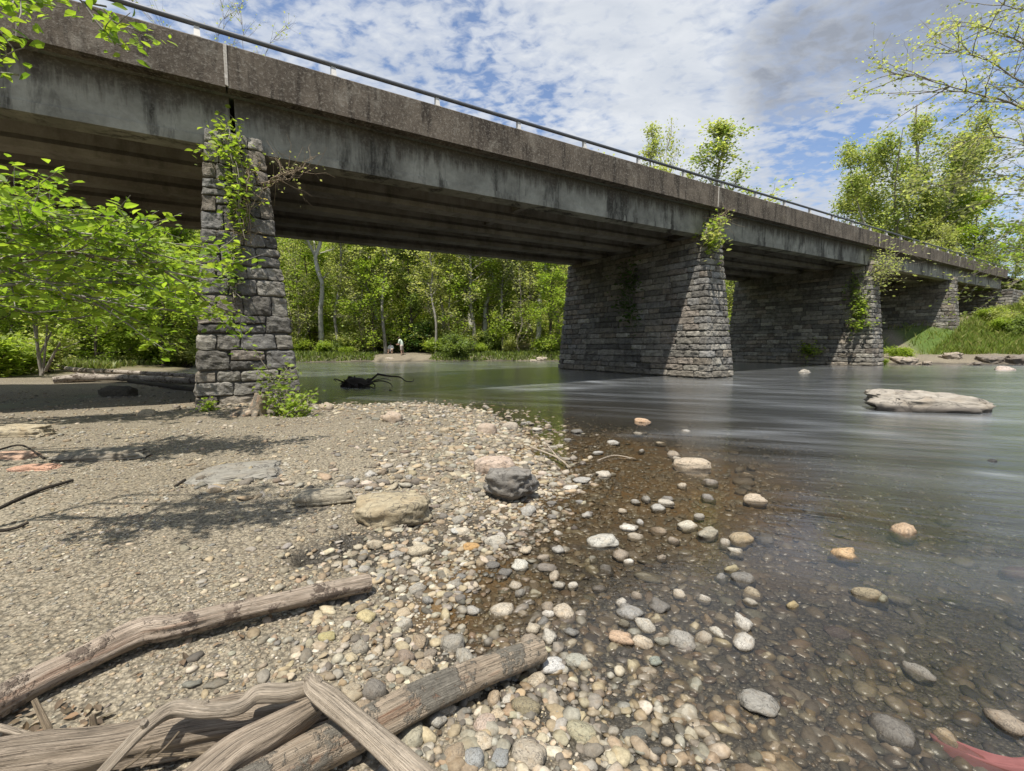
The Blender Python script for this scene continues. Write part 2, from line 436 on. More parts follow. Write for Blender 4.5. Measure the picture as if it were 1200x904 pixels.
mat_concrete('pale_concrete', (.48, .44, .38), (.62, .58, .5), (.25, .21, .17), 4, (.66, .62, .56), .3, .3)
simple('asphalt', (.05, .05, .052), .9, 20, .2, .3)
simple('rail_metal', (.15, .155, .165), .5, 6, .25, .05, .7, .5)
simple('rail_post_metal', (.60, .58, .54), .6, 9, .15, .1, .2)

def mat_wood(name, lo, hi, crack, dark=(.05, .04, .03), bark=0.0, barkc=(.12, .10, .08), rust=0.0):
    m, nt = newmat(name); T = NT(nt); g = T.attr('grain', 'Vector'); c = T.pos()
    gr = T.noise(T.mapping(g, (3.0, 60, 60)), 1.0, 7, .7, 1.6)
    g2 = T.noise(T.mapping(g, (1.2, 9, 9)), 1.0, 4, .6)
    f = T.noise(c, 9, 4)
    col = T.mix(T.ramp(gr, [(.3, 0), (.7, 1)]), lo, hi)
    col = T.mix(T.ramp(f, [(.45, 0), (.7, .45)]), col, tuple(x * .62 for x in lo))
    gk = T.noise(T.mapping(g, (1.6, 34, 34)), 1.0, 3, .5, .8)
    ck = T.math('MAXIMUM', T.ramp(gr, [(crack, 1), (crack + .06, 0)]), T.ramp(T.math('ABSOLUTE', T.math('SUBTRACT', gk, .5)), [(.002, .55), (.012, 0)]))
    col = T.mix(ck, col, dark)
    if rust: col = T.mix(T.math('MULTIPLY', T.ramp(g2, [(.55, 0), (.68, 1)]), rust), col, (.30, .12, .055))
    h = T.math('ADD', T.math('MULTIPLY', gr, 1.1), T.math('ADD', T.math('MULTIPLY', g2, .6), T.math('MULTIPLY', ck, -.5)))
    if bark:
        bf = T.noise(c, 5, 5, .75); bf2 = T.noise(c, 38, 4, .7)
        bm = T.ramp(T.math('ADD', bf, T.math('MULTIPLY', T.math('SUBTRACT', bf2, .5), .35)), [(.60 - bark * .25, 0), (.67 - bark * .25, 1)])
        bc = T.mix(bf2, tuple(x * .45 for x in barkc), tuple(x * 1.6 for x in barkc))
        col = T.mix(bm, col, bc); h = T.math('ADD', h, T.math('MULTIPLY', bm, T.math('ADD', .6, bf2)))
    T.out(T.pbsdf(col, .85, T.bump(h, 1.0, .012), .25)); M[name] = m
mat_wood('driftwood_pale', (.34, .275, .20), (.54, .46, .36), .26)
mat_wood('driftwood_grey', (.25, .195, .14), (.45, .37, .28), .33)
mat_wood('driftwood_barky', (.33, .25, .175), (.50, .42, .315), .25, bark=.5, barkc=(.20, .18, .145), rust=.7)
mat_wood('driftwood_stripped', (.36, .275, .20), (.57, .48, .38), .26, bark=.32, barkc=(.17, .13, .10), rust=.45)
mat_wood('wet_dark_wood', (.035, .028, .022), (.075, .062, .05), .3)
mat_wood('sunbleached_log', (.30, .25, .20), (.52, .46, .39), .3, bark=.3, barkc=(.10, .075, .055))
mat_wood('dry_twig', (.20, .15, .10), (.38, .30, .20), .25)

def mat_bark(name, a, b):
    m, nt = newmat(name); T = NT(nt); c = T.coord()
    f = T.noise(T.mapping(c, (1, 1, .25)), 9, 5, .7); f2 = T.noise(c, 1.5, 4, .7)
    col = T.mix(T.ramp(f, [(.3, 0), (.7, 1)]), a, b)
    col = T.mix(T.ramp(f2, [(.5, 0), (.62, .6)]), col, tuple(x * .5 for x in a))
    T.out(T.pbsdf(col, .9, T.bump(f, .6, .02), .2)); M[name] = m
mat_bark('bark_grey', (.19, .17, .14), (.36, .335, .29))
mat_bark('bark_brown', (.075, .06, .045), (.17, .14, .11))
mat_bark('bark_white', (.38, .36, .31), (.62, .60, .55))
mat_bark('twig_bark', (.20, .17, .13), (.36, .32, .26))

def mat_leaf(name, trans=.45, rough=.5, gain=1.0):
    m, nt = newmat(name); T = NT(nt)
    col = T.mix(1, T.attr('Col'), (gain, gain, gain), 'MULTIPLY')
    d = T.pbsdf(col, rough, None, .35)
    t = T.n('ShaderNodeBsdfTranslucent', Color=T.mix(1, col, (1.25, 1.3, .7), 'MULTIPLY')).outputs[0]
    T.out(T.n('ShaderNodeMixShader', Fac=trans, i1=d, i2=t).outputs[0]); M[name] = m
mat_leaf('leaf', .55, .5, 2.1); mat_leaf('grass_blade', .35, .5, 1.3)

mat_leaf('dead_leaf', .15, .8, 1.0)
# ------------------------------------------------------------------ palettes
def jitter(rng, n, pal, v=.25):
    pal = np.asarray(pal, float); k = rng.integers(0, len(pal), n)
    c = pal[k] * (1 + rng.uniform(-v, v, (n, 1))) * (1 + rng.uniform(-.035, .035, (n, 3)))
    return np.clip(c, 0, 1)
SPRING = [(.195, .208, .074), (.218, .228, .085), (.168, .186, .066), (.235, .238, .10)]
BRIGHT = [(.124, .17, .024), (.145, .188, .03), (.164, .198, .036)]
MIDG = [(.098, .128, .038), (.118, .148, .042), (.082, .108, .034)]
DARKG = [(.032, .06, .014), (.045, .08, .018), (.03, .05, .014)]
PALE = [(.20, .215, .085), (.23, .23, .11), (.17, .19, .07)]
STONES = [(.40, .36, .29), (.46, .43, .36), (.30, .285, .25), (.24, .235, .22), (.43, .36, .26), (.52, .49, .43), (.33, .27, .20), (.20, .185, .165), (.36, .345, .31), (.38, .37, .345), (.16, .15, .135), (.26, .24, .20), (.22, .19, .155), (.44, .385, .30), (.37, .32, .24), (.31, .25, .18)]

def leaf_quads(mb, rng, P, size, cols, upness=.5, stretch=1.6, fold=.0, detail=False, droop=0.0):
    n = len(P); s = size * rng.uniform(.45, 1.4, n)
    a = rng.uniform(0, 2 * np.pi, n)
    ax = np.stack([np.cos(a), np.sin(a), rng.normal(-droop, .35, n)], -1); ax /= np.linalg.norm(ax, axis=1)[:, None]
    nr = rng.normal(0, 1, (n, 3)); nr[:, 2] = np.abs(nr[:, 2]) + upness * 2
    b = np.cross(nr, ax); b /= np.linalg.norm(b, axis=1)[:, None] + 1e-9
    nn = np.cross(ax, b)
    L = ax * (s * stretch * .5)[:, None]; W = b * (s * .5)[:, None]
    if not detail:
        V = np.stack([P - L, P + W - L * .1, P + L, P - W - L * .1], 1)
        F = np.arange(n)[:, None] * 4 + np.array([0, 1, 2, 3])[None]
        mb.add(V.reshape(-1, 3), F, np.repeat(cols, 4, 0))
    else:                                       # ovate leaf with a pointed tip, folded along the midrib
        up = nn * (s * .10)[:, None]
        V = np.stack([P - L, P - L * .35 + W * .85 + up, P + L * .25 + W * .75 + up, P + L * 1.1 - up, P + L * .25 - W * .75 + up, P - L * .35 - W * .85 + up, P + L * .1], 1)
        base = np.arange(n)[:, None] * 7
        F = np.concatenate([base + np.array([q])[...] for q in ([0, 1, 6], [1, 2, 6], [2, 3, 6], [3, 4, 6], [4, 5, 6], [5, 0, 6])])
        c = np.repeat(cols, 7, 0).reshape(n, 7, 3).copy(); c[:, 6] *= 1.15
        mb.add(V.reshape(-1, 3), F, c.reshape(-1, 3))

# ------------------------------------------------------------------ setting: river bed and banks (one sheet)
def fan(na, nr, r0, r1, a0, a1):
    a = np.radians(np.linspace(a0, a1, na)); r = np.geomspace(r0, r1, nr)
    A, R = np.meshgrid(a, r, indexing='ij')
    X = R * np.sin(A); Y = R * np.cos(A)
    i = np.arange(na - 1)[:, None] * nr; j = np.arange(nr - 1)[None]
    F = np.stack([i + j, i + nr + j, i + nr + j + 1, i + j + 1], -1).reshape(-1, 4)
    return X.ravel(), Y.ravel(), F
def build_ground():
    X, Y, F = fan(620, 520, .25, 420, -180, 180)
    Z = height(X, Y)
    d = shore_d(X, Y); wr, wf, wb = zones(X, Y)
    n1 = fbm(P3(X * 1.5, Y * 1.5), 5, 3)
    forest = np.clip(wf * sst(1.2, 2.6, d + n1), 0, 1) + wb * sst(20, 23.5, -X + n1 * 1.5 + .35 * np.maximum(14 - Y, 0) * 0) * (d > 0)
    forest = np.maximum(forest, wr * sst(9, 12, d + n1) * .7)
    # open sandy landing where the two people stand
    L = (col_at(476, 43.5), 42.5)
    forest = forest * (1 - np.exp(-(((X - L[0]) / 2.9) ** 2 + ((Y - L[1] - 1) / 4) ** 2) ** 2))
    wet = sst(.075, .02, Z + .045 * fbm(P3(X * 3.2, Y * 3.2), 8, 3))
    # damp dip running through the stones near the water
    wet = np.maximum(wet, sst(.15, .5, hollows(X, Y)))
    grass = wr * sst(4.2, 5.2, d + n1 * .8) * (1 - wr * sst(9, 14, d))
    pth = np.exp(-((np.abs((X - 31.2) - .45 * (Y - 34)) / .9) ** 2)) * (wr > .3)
    grass = grass * (1 - pth)
    mb = MB(); mb.add(np.c_[X, Y, Z], F, np.c_[np.clip(forest, 0, 1), wet, np.clip(grass, 0, 1)])
    o = mb.build('ground', M['ground']); tag(o, kind='structure')
build_ground()

# ------------------------------------------------------------------ setting: the river
ROCKC = at_z(1097, 480)
def mat_water():
    m, nt = newmat('water'); T = NT(nt); p = T.pos()
    col = T.attr('Col'); sp = T.n('ShaderNodeSeparateColor', Color=col)
    depth, foam, calm = sp.outputs[0], sp.outputs[1], sp.outputs[2]
    flow = T.mapping(p, (1, 1, 1), (0, 0, rad(20)))
    r1 = T.noise(T.mapping(flow, (.55, 2.6, 1)), 1.0, 4, .55, .8)
    r2 = T.noise(T.mapping(flow, (3.5, 9, 1)), 1.0, 4, .6, .5)
    r3 = T.noise(T.mapping(p, (16, 24, 1), (0, 0, .4)), 1.0, 3, .6, 1.0)
    h = T.math('ADD', T.math('MULTIPLY', r1, T.math('MULTIPLY', T.math('SUBTRACT', 1, calm), 2.4)), T.math('MULTIPLY', r2, T.math('SUBTRACT', .24, T.math('MULTIPLY', calm, .17))))
    h = T.math('ADD', h, T.math('MULTIPLY', T.math('MULTIPLY', r3, calm), .07))
    nrm = T.bump(h, .5, .028)
    fr = T.n('ShaderNodeFresnel', IOR=1.333, Normal=nrm).outputs[0]
    fr = T.math('MULTIPLY', fr, 1.4, clamp=True)
    gl = T.n('ShaderNodeBsdfGlossy', Color=(1, 1, 1, 1), Roughness=T.math('SUBTRACT', .20, T.math('MULTIPLY', calm, .13)), Normal=nrm).outputs[0]
    tr = T.n('ShaderNodeBsdfTransparent', Color=(.86, .84, .79, 1)).outputs[0]
    tc = T.mix(T.noise(T.mapping(flow, (.12, .5, 1)), 1, 3), (.050, .055, .052), (.080, .086, .084))
    df = T.n('ShaderNodeBsdfDiffuse', Color=tc).outputs[0]
    under = T.n('ShaderNodeMixShader', Fac=T.ramp(depth, [(0, .02), (.10, .11), (.22, .24), (.55, .68), (1, .94)]), i1=tr, i2=df).outputs[0]
    s = T.n('ShaderNodeMixShader', Fac=fr, i1=under, i2=gl).outputs[0]
    fs = T.noise(T.mapping(flow, (.5, 5.5, 1)), 1.0, 5, .6, .6)
    fm = T.math('MULTIPLY', foam, T.ramp(fs, [(.32, 0), (.75, 1)]), clamp=True)
    wh = T.n('ShaderNodeBsdfDiffuse', Color=(.62, .66, .70, 1)).outputs[0]
    f2s = T.noise(T.mapping(flow, (.13, 1.25, 1)), 1.0, 5, .6, .9)
    fm = T.math('ADD', fm, T.math('MULTIPLY', T.math('MULTIPLY', T.ramp(f2s, [(.45, 0), (.75, 1)]), T.math('SUBTRACT', 1, calm)), T.math('MULTIPLY', T.ramp(T.noise(T.mapping(flow, (.16, .35, 1)), 1.0, 3), [(.35, .1), (.65, 1)]), .30)), clamp=True)
    s = T.n('ShaderNodeMixShader', Fac=T.math('MULTIPLY', fm, .6), i1=s, i2=wh).outputs[0]
    T.out(s); M['water'] = m
mat_water()
def build_water():
    X, Y, F = fan(420, 420, .3, 200, -100, 100)
    Z = height(X, Y); d = np.clip(-Z, 0, 1)
    sd = shore_d(X, Y)
    foam = np.zeros_like(X)
    def streak(px0, py0, px1, py1, w, a):
        p = at_z(px0, py0)[:2]; q = at_z(px1, py1)[:2]; e = q - p; L2 = e @ e
        t = np.clip(((X - p[0]) * e[0] + (Y - p[1]) * e[1]) / L2, 0, 1)
        dd = np.hypot(X - p[0] - t * e[0], Y - p[1] - t * e[1])
        np.maximum(foam, a * np.exp(-(dd / w) ** 2) * (.35 + .65 * np.sin(np.pi * np.clip(t, .03, .97))), out=foam)
    streak(345, 424, 420, 423.5, .6, 1.0); streak(540, 436, 480, 440, .5, .5); streak(500, 441, 545, 437, .35, .7)
    streak(340, 452, 470, 455, .7, .45); streak(520, 452, 640, 452, .9, .55); streak(560, 446, 700, 447, .7, .4)
    streak(600, 458, 720, 452, .6, .45); streak(660, 443, 730, 452, .3, .5)
    streak(1010, 484, 1090, 489, .3, .95); streak(1080, 489, 1200, 494, .3, .5); streak(1000, 476, 1040, 484, .2, .5)
    streak(842, 450, 880, 453, .25, .6); streak(870, 444, 1000, 447, .25, .35); streak(930, 495, 1120, 520, .35, .3)
    streak(740, 510, 960, 505, .3, .28); streak(1130, 552, 1200, 560, .12, .55); streak(860, 470, 1020, 480, .4, .25)
    streak(1100, 455, 1200, 458, .3, .3)
    calm = sst(4.5, 1.2, -sd) * sst(16, 8, Y)
    calm = np.maximum(calm, .25 * sst(3, 0, -sd))
    zz = np.zeros_like(X) + .012 * fbm(P3(X * .8, Y * 1.6), 44, 2) * sst(6, 14, np.hypot(X, Y))
    mb = MB(); mb.add(np.c_[X, Y, zz], F, np.c_[np.clip(d / .8, 0, 1), foam, calm])
    o = mb.build('river_water', M['water']); tag(o, kind='structure')
build_water()

# ------------------------------------------------------------------ the bridge
def sheared(V):
    V = np.array(V, float); V[:, 2] += SL * V[:, 0]; return V
bridge = empty('road_bridge', tuple(br(0, 0, 0)), YAW)
tag(bridge, 'weathered concrete beam bridge on rough stone piers crossing the river', 'bridge')
def prism(mb, prof, u0, u1, col=(1, 1, 1), nu=2, closed=True):
    """extrude a (v,z) profile along the bridge"""
    prof = np.asarray(prof, float); n = len(prof); us = np.linspace(u0, u1, nu)
    V = np.concatenate([np.c_[np.full(n, u), prof] for u in us])
    i = np.arange(nu - 1)[:, None] * n; j = np.arange(n)[None]; jn = (j + 1) % n
    F = np.stack([i + j, i + jn, i + n + jn, i + n + j], -1).reshape(-1, 4)
    mb.add(sheared(V), F, col)
    a = np.arange(n)
    for e in (0, nu - 1):
        mb.add(sheared(V[e * n:(e + 1) * n]), [a[::-1] if e else a], col)
U0, U1 = -36.6, 73.2
def bridge_parts():
    # deck slab with road surface
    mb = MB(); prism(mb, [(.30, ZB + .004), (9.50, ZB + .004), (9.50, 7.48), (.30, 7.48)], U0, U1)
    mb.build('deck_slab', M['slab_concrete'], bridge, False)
    mb = MB(); prism(mb, [(.31, 7.484), (9.49, 7.484), (9.49, 7.53), (.31, 7.53)], U0 - 14, U1 + 30)
    mb.build('road_surface', M['asphalt'], bridge, False)
    for side in (0, 1):
        mb = MB(); g = .02
        for k in range(-2, 4):
            a, b = k * SPAN + g - .09, (k + 1) * SPAN - g - .09
            nseg = 90
            prof = [(0, ZB), (.297, ZB), (.297, ZT), (.04, ZT), (0, ZT - .035)]
            if side: prof = [(9.8 - v, z) for v, z in prof][::-1]
            prism(mb, prof, a, b, nu=nseg)
        o = mb.build('parapet', M['parapet_concrete'], bridge, False)
    # pale sealed joints across the parapet face
    for k in range(-1, 4):
        mb = MB(); u = k * SPAN - .09; w = .03
        mb.add(sheared([(u - w, -.012, ZB + .05), (u + w, -.012, ZB + .03), (u + w * 1.3, -.012, ZT - .02), (u - w * .8, -.012, ZT - .02),
                        (u - w, .05, ZB + .05), (u + w, .05, ZB + .03), (u + w * 1.3, .05, ZT - .02), (u - w * .8, .05, ZT - .02)]),
               [[0, 1, 2, 3], [1, 5, 6, 2], [4, 0, 3, 7], [3, 2, 6, 7], [0, 4, 5, 1]])
        mb.build('expansion_joint', M['pale_concrete'], bridge, False)
    # beams
    vc = [.70, 2.80, 4.905, 7.01, 9.11]
    for k in range(-2, 4):
        a, b = k * SPAN + .05, (k + 1) * SPAN - .05
        if k == -2: a = U0
        for gi, v in enumerate(vc):
            mb = MB(); w = .28; t = .17
            ext = gi in (0, 4)
            if gi == 0:
                prof = [(v - w, ZG), (v + w, ZG), (v + w, ZG + .16), (v + t, ZG + .30), (v + t, ZB), (v - w + .03, ZB), (v - w + .03, ZG + .215), (v - w, ZG + .20)]
            else:
                prof = [(v - w, ZG), (v + w, ZG), (v + w, ZG + .16), (v + t, ZG + .30), (v + t, ZB), (v - t, ZB), (v - t, ZG + .30), (v - w, ZG + .16)]
            prism(mb, prof, a, b, nu=24)
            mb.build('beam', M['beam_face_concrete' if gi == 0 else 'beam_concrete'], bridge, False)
        # cross walls between the beams near the supports and at mid span
        for u in (a + .45, (a + b) / 2, b - .45):
            mb = MB()
            for i in range(4):
                v0, v1 = vc[i] + .172, vc[i + 1] - .172
                prism(mb, [(v0, ZG + .34), (v1, ZG + .34), (v1, ZB - .002), (v0, ZB - .002)], u - .12, u + .12)
            mb.build('cross_beam', M['beam_concrete'], bridge, False)
    # rails
    for side in (0, 1):
        v = .15 if side == 0 else 9.65
        mb = MB()
        pts = np.array([(u, v, ZT + .30 + SL * u) for u in np.linspace(U0, U1, 60)])
        tube(mb, pts, np.full(60, .064), 10, caps=True, flat=.8)
        rail = mb.build('guard_rail', M['rail_metal'], bridge)
        n = 0
        u = -.57 - 13 * 2.758
        while u < U1:
            mb = MB()
            z0 = SL * u + ZT
            mb.add([(u - .06, v - .07, z0), (u + .06, v - .07, z0), (u + .06, v + .07, z0), (u - .06, v + .07, z0),
                    (u - .05, v - .02, z0 + .262), (u + .05, v - .02, z0 + .262), (u + .05, v + .075, z0 + .34), (u - .05, v + .075, z0 + .34)],
                   [[0, 1, 5, 4], [1, 2, 6, 5], [2, 3, 7, 6], [3, 0, 4, 7], [4, 5, 6, 7], [3, 2, 1, 0]])
            mb.box((u, v, z0 + .008), (.10, .10, .012))
            mb.build('rail_post', M['rail_post_metal'], rail, False)
            u += 2.758 if side == 0 else 2.758 * 2
bridge_parts()

# --- masonry
_tmpl = {}
def box_template(nx, ny, nz):
    k = (nx, ny, nz)
    if k in _tmpl: return _tmpl[k]
    V = []; F = []; idx = {}
    def vid(p):
        q = tuple(np.round(p, 5))
        if q not in idx: idx[q] = len(V); V.append(q)
        return idx[q]
    n = (nx, ny, nz)
    for ax in range(3):
        a, b = [(1, 2), (2, 0), (0, 1)][ax]
        for sg in (-1, 1):
            for i in range(n[a]):
                for j in range(n[b]):
                    q = []
                    for di, dj in ((0, 0), (1, 0), (1, 1), (0, 1)):
                        p = [0, 0, 0]; p[ax] = sg; p[a] = -1 + 2 * (i + di) / n[a]; p[b] = -1 + 2 * (j + dj) / n[b]
                        q.append(vid(p))
                    F.append(q if sg > 0 else q[::-1])
    _tmpl[k] = (np.array(V), np.array(F)); return _tmpl[k]

def courses(rng, z0, z1, lo, hi):
    zs = [z0]
    while zs[-1] < z1 - lo: zs.append(zs[-1] + rng.uniform(lo, hi))
    zs[-1] = z1
    return zs
def splits(rng, a, b, lo, hi):
    L = b - a; n = max(1, int(round(L / ((lo + hi) / 2)))); w = rng.uniform(lo, hi, n); w = w / w.sum() * L
    return np.concatenate([[a], a + np.cumsum(w)])
MASON = np.array([(.225, .215, .195), (.18, .174, .162), (.285, .272, .242), (.145, .14, .13), (.23, .205, .172), (.21, .207, .20), (.31, .297, .265), (.225, .20, .175), (.20, .19, .172)])
def masonry_blocks(mb, rng, blocks, mapf, res, amp, tint=1.0):
    """blocks: list of (u0,u1,v0,v1,z0,z1)"""
    B = np.array(blocks, float)
    n = np.clip(res, 2, 12)
    T, F = box_template(*[int(x) for x in n])
    gap = .006
    c = np.stack([(B[:, 0] + B[:, 1]) / 2, (B[:, 2] + B[:, 3]) / 2, (B[:, 4] + B[:, 5]) / 2], -1)
    h = np.stack([(B[:, 1] - B[:, 0]) / 2, (B[:, 3] - B[:, 2]) / 2, (B[:, 5] - B[:, 4]) / 2], -1) - gap
    r = np.minimum(.06 * rng.uniform(.5, 1.4, len(B)), h.min(1) * .7)[:, None, None]
    P = T[None] * h[:, None]
    q = np.clip(P, -(h[:, None] - r), h[:, None] - r); d = P - q
    L = np.linalg.norm(d, axis=2, keepdims=True); P = q + d / np.maximum(L, 1e-6) * r
    P = P + c[:, None]
    off = rng.uniform(0, 60, (len(B), 1, 3))
    for k in range(3):
        nz = fbm((P + off) * 3.0, 11 + k, 3, .6) * amp * 1.05 + fbm((P + off) * 12, 51 + k, 2) * amp * .5
        P[..., k] = P[..., k] + nz * (1.0 if k != 2 else .5)
    V = mapf(P.reshape(-1, 3))
    nv = len(T)
    FF = (F[None] + (np.arange(len(B)) * nv)[:, None, None]).reshape(-1, F.shape[1])
    col = np.repeat(MASON[rng.integers(0, len(MASON), len(B))] * rng.uniform(.72, 1.3, (len(B), 1)) * tint * 1.28, nv, 0)
    mb.add(V, FF, col)

A1, AT, VPB, VPT, VBB, VBT = 1.074, .577, -.409, .16, 9.95, 9.62
def pier(k, zbase, fine, lo, hi, wlo, whi, tint):
    rng = np.random.default_rng(100 + k)
    uc = k * SPAN; ztop = ZG + SL * uc - .02
    H = ZG + SL * uc
    def mapf(P):
        t = np.clip(P[:, 2], -2, 9) / H
        a = A1 + (AT - A1) * t; vf = VPB + (VPT - VPB) * t; vb = VBB + (VBT - VBB) * t
        u = P[:, 0] / A1 * a + uc
        w = (P[:, 1] - VPB) / (VBB - VPB)
        return np.c_[u, vf + w * (vb - vf), P[:, 2]]
    zs = courses(rng, zbase, ztop, lo, hi)
    front, side, back = [], [], []
    D = .42
    for ci in range(len(zs) - 1):
        z0, z1 = zs[ci], zs[ci + 1]
        quoin = ci % 2 == 0
        fa = A1 if quoin else A1 - D
        ss = splits(rng, -fa, fa, wlo, whi)
        zz = [z0, z1]
        for a, b in zip(ss[:-1], ss[1:]):
            if z1 - z0 > .36 and rng.random() < .3 and fine:
                zm = z0 + (z1 - z0) * rng.uniform(.4, .6)
                front += [(a, b, VPB, VPB + D, z0, zm), (a, b, VPB, VPB + D, zm, z1)]
            else: front.append((a, b, VPB, VPB + D, z0, z1))
            back.append((a, b, VBB - D, VBB, z0, z1))
        v0 = VPB + D if quoin else VPB; v1 = VBB - D if quoin else VBB
        for sg in (-1, 1):
            vs = splits(rng, v0, v1, wlo * 1.15, whi * 1.35)
            for a, b in zip(vs[:-1], vs[1:]):
                u0, u1 = (-A1, -A1 + D) if sg < 0 else (A1 - D, A1)
                side.append((u0, u1, a, b, z0, z1))
    # cap stones standing in front of the beam end
    capz = ztop + .30
    mb = MB()
    masonry_blocks(mb, rng, front, mapf, (12, 6, 9) if fine else (8, 4, 6), .062 if fine else .055, tint)
    masonry_blocks(mb, rng, side, mapf, (4, 9, 6), .062, tint)
    masonry_blocks(mb, rng, back, mapf, (4, 2, 3), .03, tint)
    vcap0 = VPB; vcap1 = VPB + .25
    ss = splits(rng, -A1, A1, wlo, whi)
    masonry_blocks(mb, rng, [(a, b, vcap0 - .02, vcap1, ztop, capz) for a, b in zip(ss[:-1], ss[1:])], mapf, (10, 4, 6), .05, tint * 1.35)
    o = mb.build('stone_pier', M['masonry'], bridge, False)
    core = MB(); c = .10
    P = np.array([(sx * (A1 - c), VPB + c if sv < 0 else VBB - c, z) for z in (zbase - .3, ztop - .02) for sx, sv in ((-1, -1), (1, -1), (1, 1), (-1, 1))], float)
    core.add(mapf(P), [[0, 1, 5, 4], [1, 2, 6, 5], [2, 3, 7, 6], [3, 0, 4, 7], [4, 5, 6, 7]])
    core.build('mortar_core', M['mortar'], o, False)
    return o
pier(-1, -.3, False, .3, .45, .5, 1.1, 1.0)
pier(0, -.35, True, .24, .46, .42, .95, .74)
pier(1, -.9, False, .24, .34, .42, 1.0, .95)
pier(2, -.9, False, .24, .34, .45, 1.1, 1.0)
pier(3, .6, False, .26, .36, .45, 1.0, .9)
def abutment(k, zb, nm):
    rng = np.random.default_rng(300 + k); uc = k * SPAN + (.7 if k > 0 else -.7); mb = MB(); zt = ZG + SL * uc - .02
    mapf = lambda P: np.c_[P[:, 0] + uc, P[:, 1], P[:, 2]]
    zs = courses(rng, zb, zt, .28, .38); bl = []
    for z0, z1 in zip(zs[:-1], zs[1:]):
        for u0, u1, v0, v1 in ((-.8, -.3, -.5, 10.3), (-.3, 5.0, -.5, -.05)):
            if v1 - v0 > 3:
                vs = splits(rng, v0, v1, .5, 1.2); bl += [(u0, u1, a, b, z0, z1) for a, b in zip(vs[:-1], vs[1:])]
            else:
                us = splits(rng, u0, u1, .5, 1.2); bl += [(a, b, v0, v1, z0, z1) for a, b in zip(us[:-1], us[1:])]
    if k < 0: bl = [(-b, -a, c, d, e, f) for a, b, c, d, e, f in bl]
    masonry_blocks(mb, rng, bl, mapf, (5, 5, 4), .045, .95)
    o = mb.build(nm, M['masonry'], bridge, False)
    c = MB(); c.box((uc + (2.4 if k > 0 else -2.4), 4.95, (zb + zt) / 2 - .1), (2.9, 4.9, (zt - zb) / 2 + .05)); c.build('mortar_core', M['mortar'], o, False)
abutment(4, 1.5, 'stone_abutment'); abutment(-2, -.2, 'stone_abutment')

# ------------------------------------------------------------------ stones
def ico(sub):
    bm = bmesh.new(); bmesh.ops.create_icosphere(bm, subdivisions=sub, radius=1)
    V = np.array([v.co for v in bm.verts]); F = np.array([[v.index for v in f.verts] for f in bm.faces]); bm.free()
    return V, F
ICO = {k: ico(k) for k in (1, 2, 3, 4, 5)}
def stone_shape(seed, sub=3, ang=.25, flat=.55, box=0.0):
    V, F = ICO[sub]; V = V.copy()
    if box:                                   # squarer, slab-like
        e = 1 - box; n = np.linalg.norm(np.sign(V) * np.abs(V), axis=1)
        V = np.sign(V) * np.abs(V) ** e; V /= np.abs(V).max()
    n = fbm(V * 1.1 + seed * 7.7, seed, 3, .5); V = V * (1 + ang * n)[:, None]
    n2 = fbm(V * 3.3 + seed * 3.1, seed + 9, 3, .55); V = V * (1 + ang * .3 * n2)[:, None]
    V[:, 2] *= flat
    return V, F
STONE_MESH = []; ZE = {}
for i in range(14):
    V, F = stone_shape(i + 1, 3, .34 + .14 * (i % 3), [.42, .52, .34, .6][i % 4], [.3, .08, .2][i % 3])
    V[:, :2] /= np.abs(V[:, 0]).max()
    mb = MB(); mb.add(V, F); o = mb.build('river_stone', M['stone'])
    STONE_MESH.append(o.data); bpy.data.objects.remove(o); ZE[STONE_MESH[-1].name] = (V[:, 2].min(), V[:, 2].max())

def place_stone(px, py, wpx, col, label, group=None, mesh=None, name='river_stone', asp=.75, sink=.3, hscale=1.0, rz=None, cat='stone', lift=0):
    p = on_ground(px, py)
    dep = p[1] * math.cos(PITCH) + (CAMZ - p[2]) * math.sin(PITCH)
    rx = wpx / 2 / FPX * dep
    me = STONE_MESH[int(RNG.integers(len(STONE_MESH)))] if mesh is None else mesh
    o = bpy.data.objects.new(name, me); COL.objects.link(o)
    s = rx
    rzv = RNG.uniform(-.5, .5) if rz is None else rz
    o.scale = (s, s * asp, s * hscale)
    k_ = .35 if mesh is not None else 1
    o.rotation_euler = (RNG.uniform(-.15, .15) * k_, RNG.uniform(-.12, .12) * k_, rzv)
    g = hz(p[0], p[1])
    o.location = (p[0], p[1], max(g, -.9) - (ZE[me.name][0] + sink * (ZE[me.name][1] - ZE[me.name][0])) * s * hscale + lift)
    o.color = (*col, 1)
    tag(o, label, cat, group)
    return o
def big_mesh(seed, ang, flat, box, sub=5, strata=.0):
    V, F = stone_shape(seed, sub, ang, flat, box)
    V[:, 2] += .05 * fbm(V * 2.5, seed + 40, 3) * (V[:, 2] > 0)
    if strata:
        ph = V[:, 2] / flat * 9 + 2.5 * fbm(V * 1.6, seed + 3, 3)
        V[:, :2] *= (1 + strata * np.clip(np.sin(ph) * 3, -1, 1))[:, None]
        V += (strata * .5 * np.abs(fbm(V * 5, seed + 8, 4)))[:, None] * np.array([0, 0, -1])
    V[:, :2] /= np.abs(V[:, 0]).max()
    mb = MB(); mb.add(V, F); o = mb.build('boulder', M['stone']); me = o.data; bpy.data.objects.remove(o); ZE[me.name] = (V[:, 2].min(), V[:, 2].max()); return me
OCC = []                                                   # footprints already taken by named stones
def hero(*a, **k):
    o = place_stone(*a, **k); OCC.append((o.location.x, o.location.y, o.scale.x)); return o
B1 = big_mesh(71, .34, .40, .35, 5, .008); B2 = big_mesh(72, .2, .42, .2); B3 = big_mesh(73, .5, .5, .3, 5, .01); B4 = big_mesh(74, .25, .22, .5, 5, .022); B5 = big_mesh(75, .3, .10, .55, 5, .02)
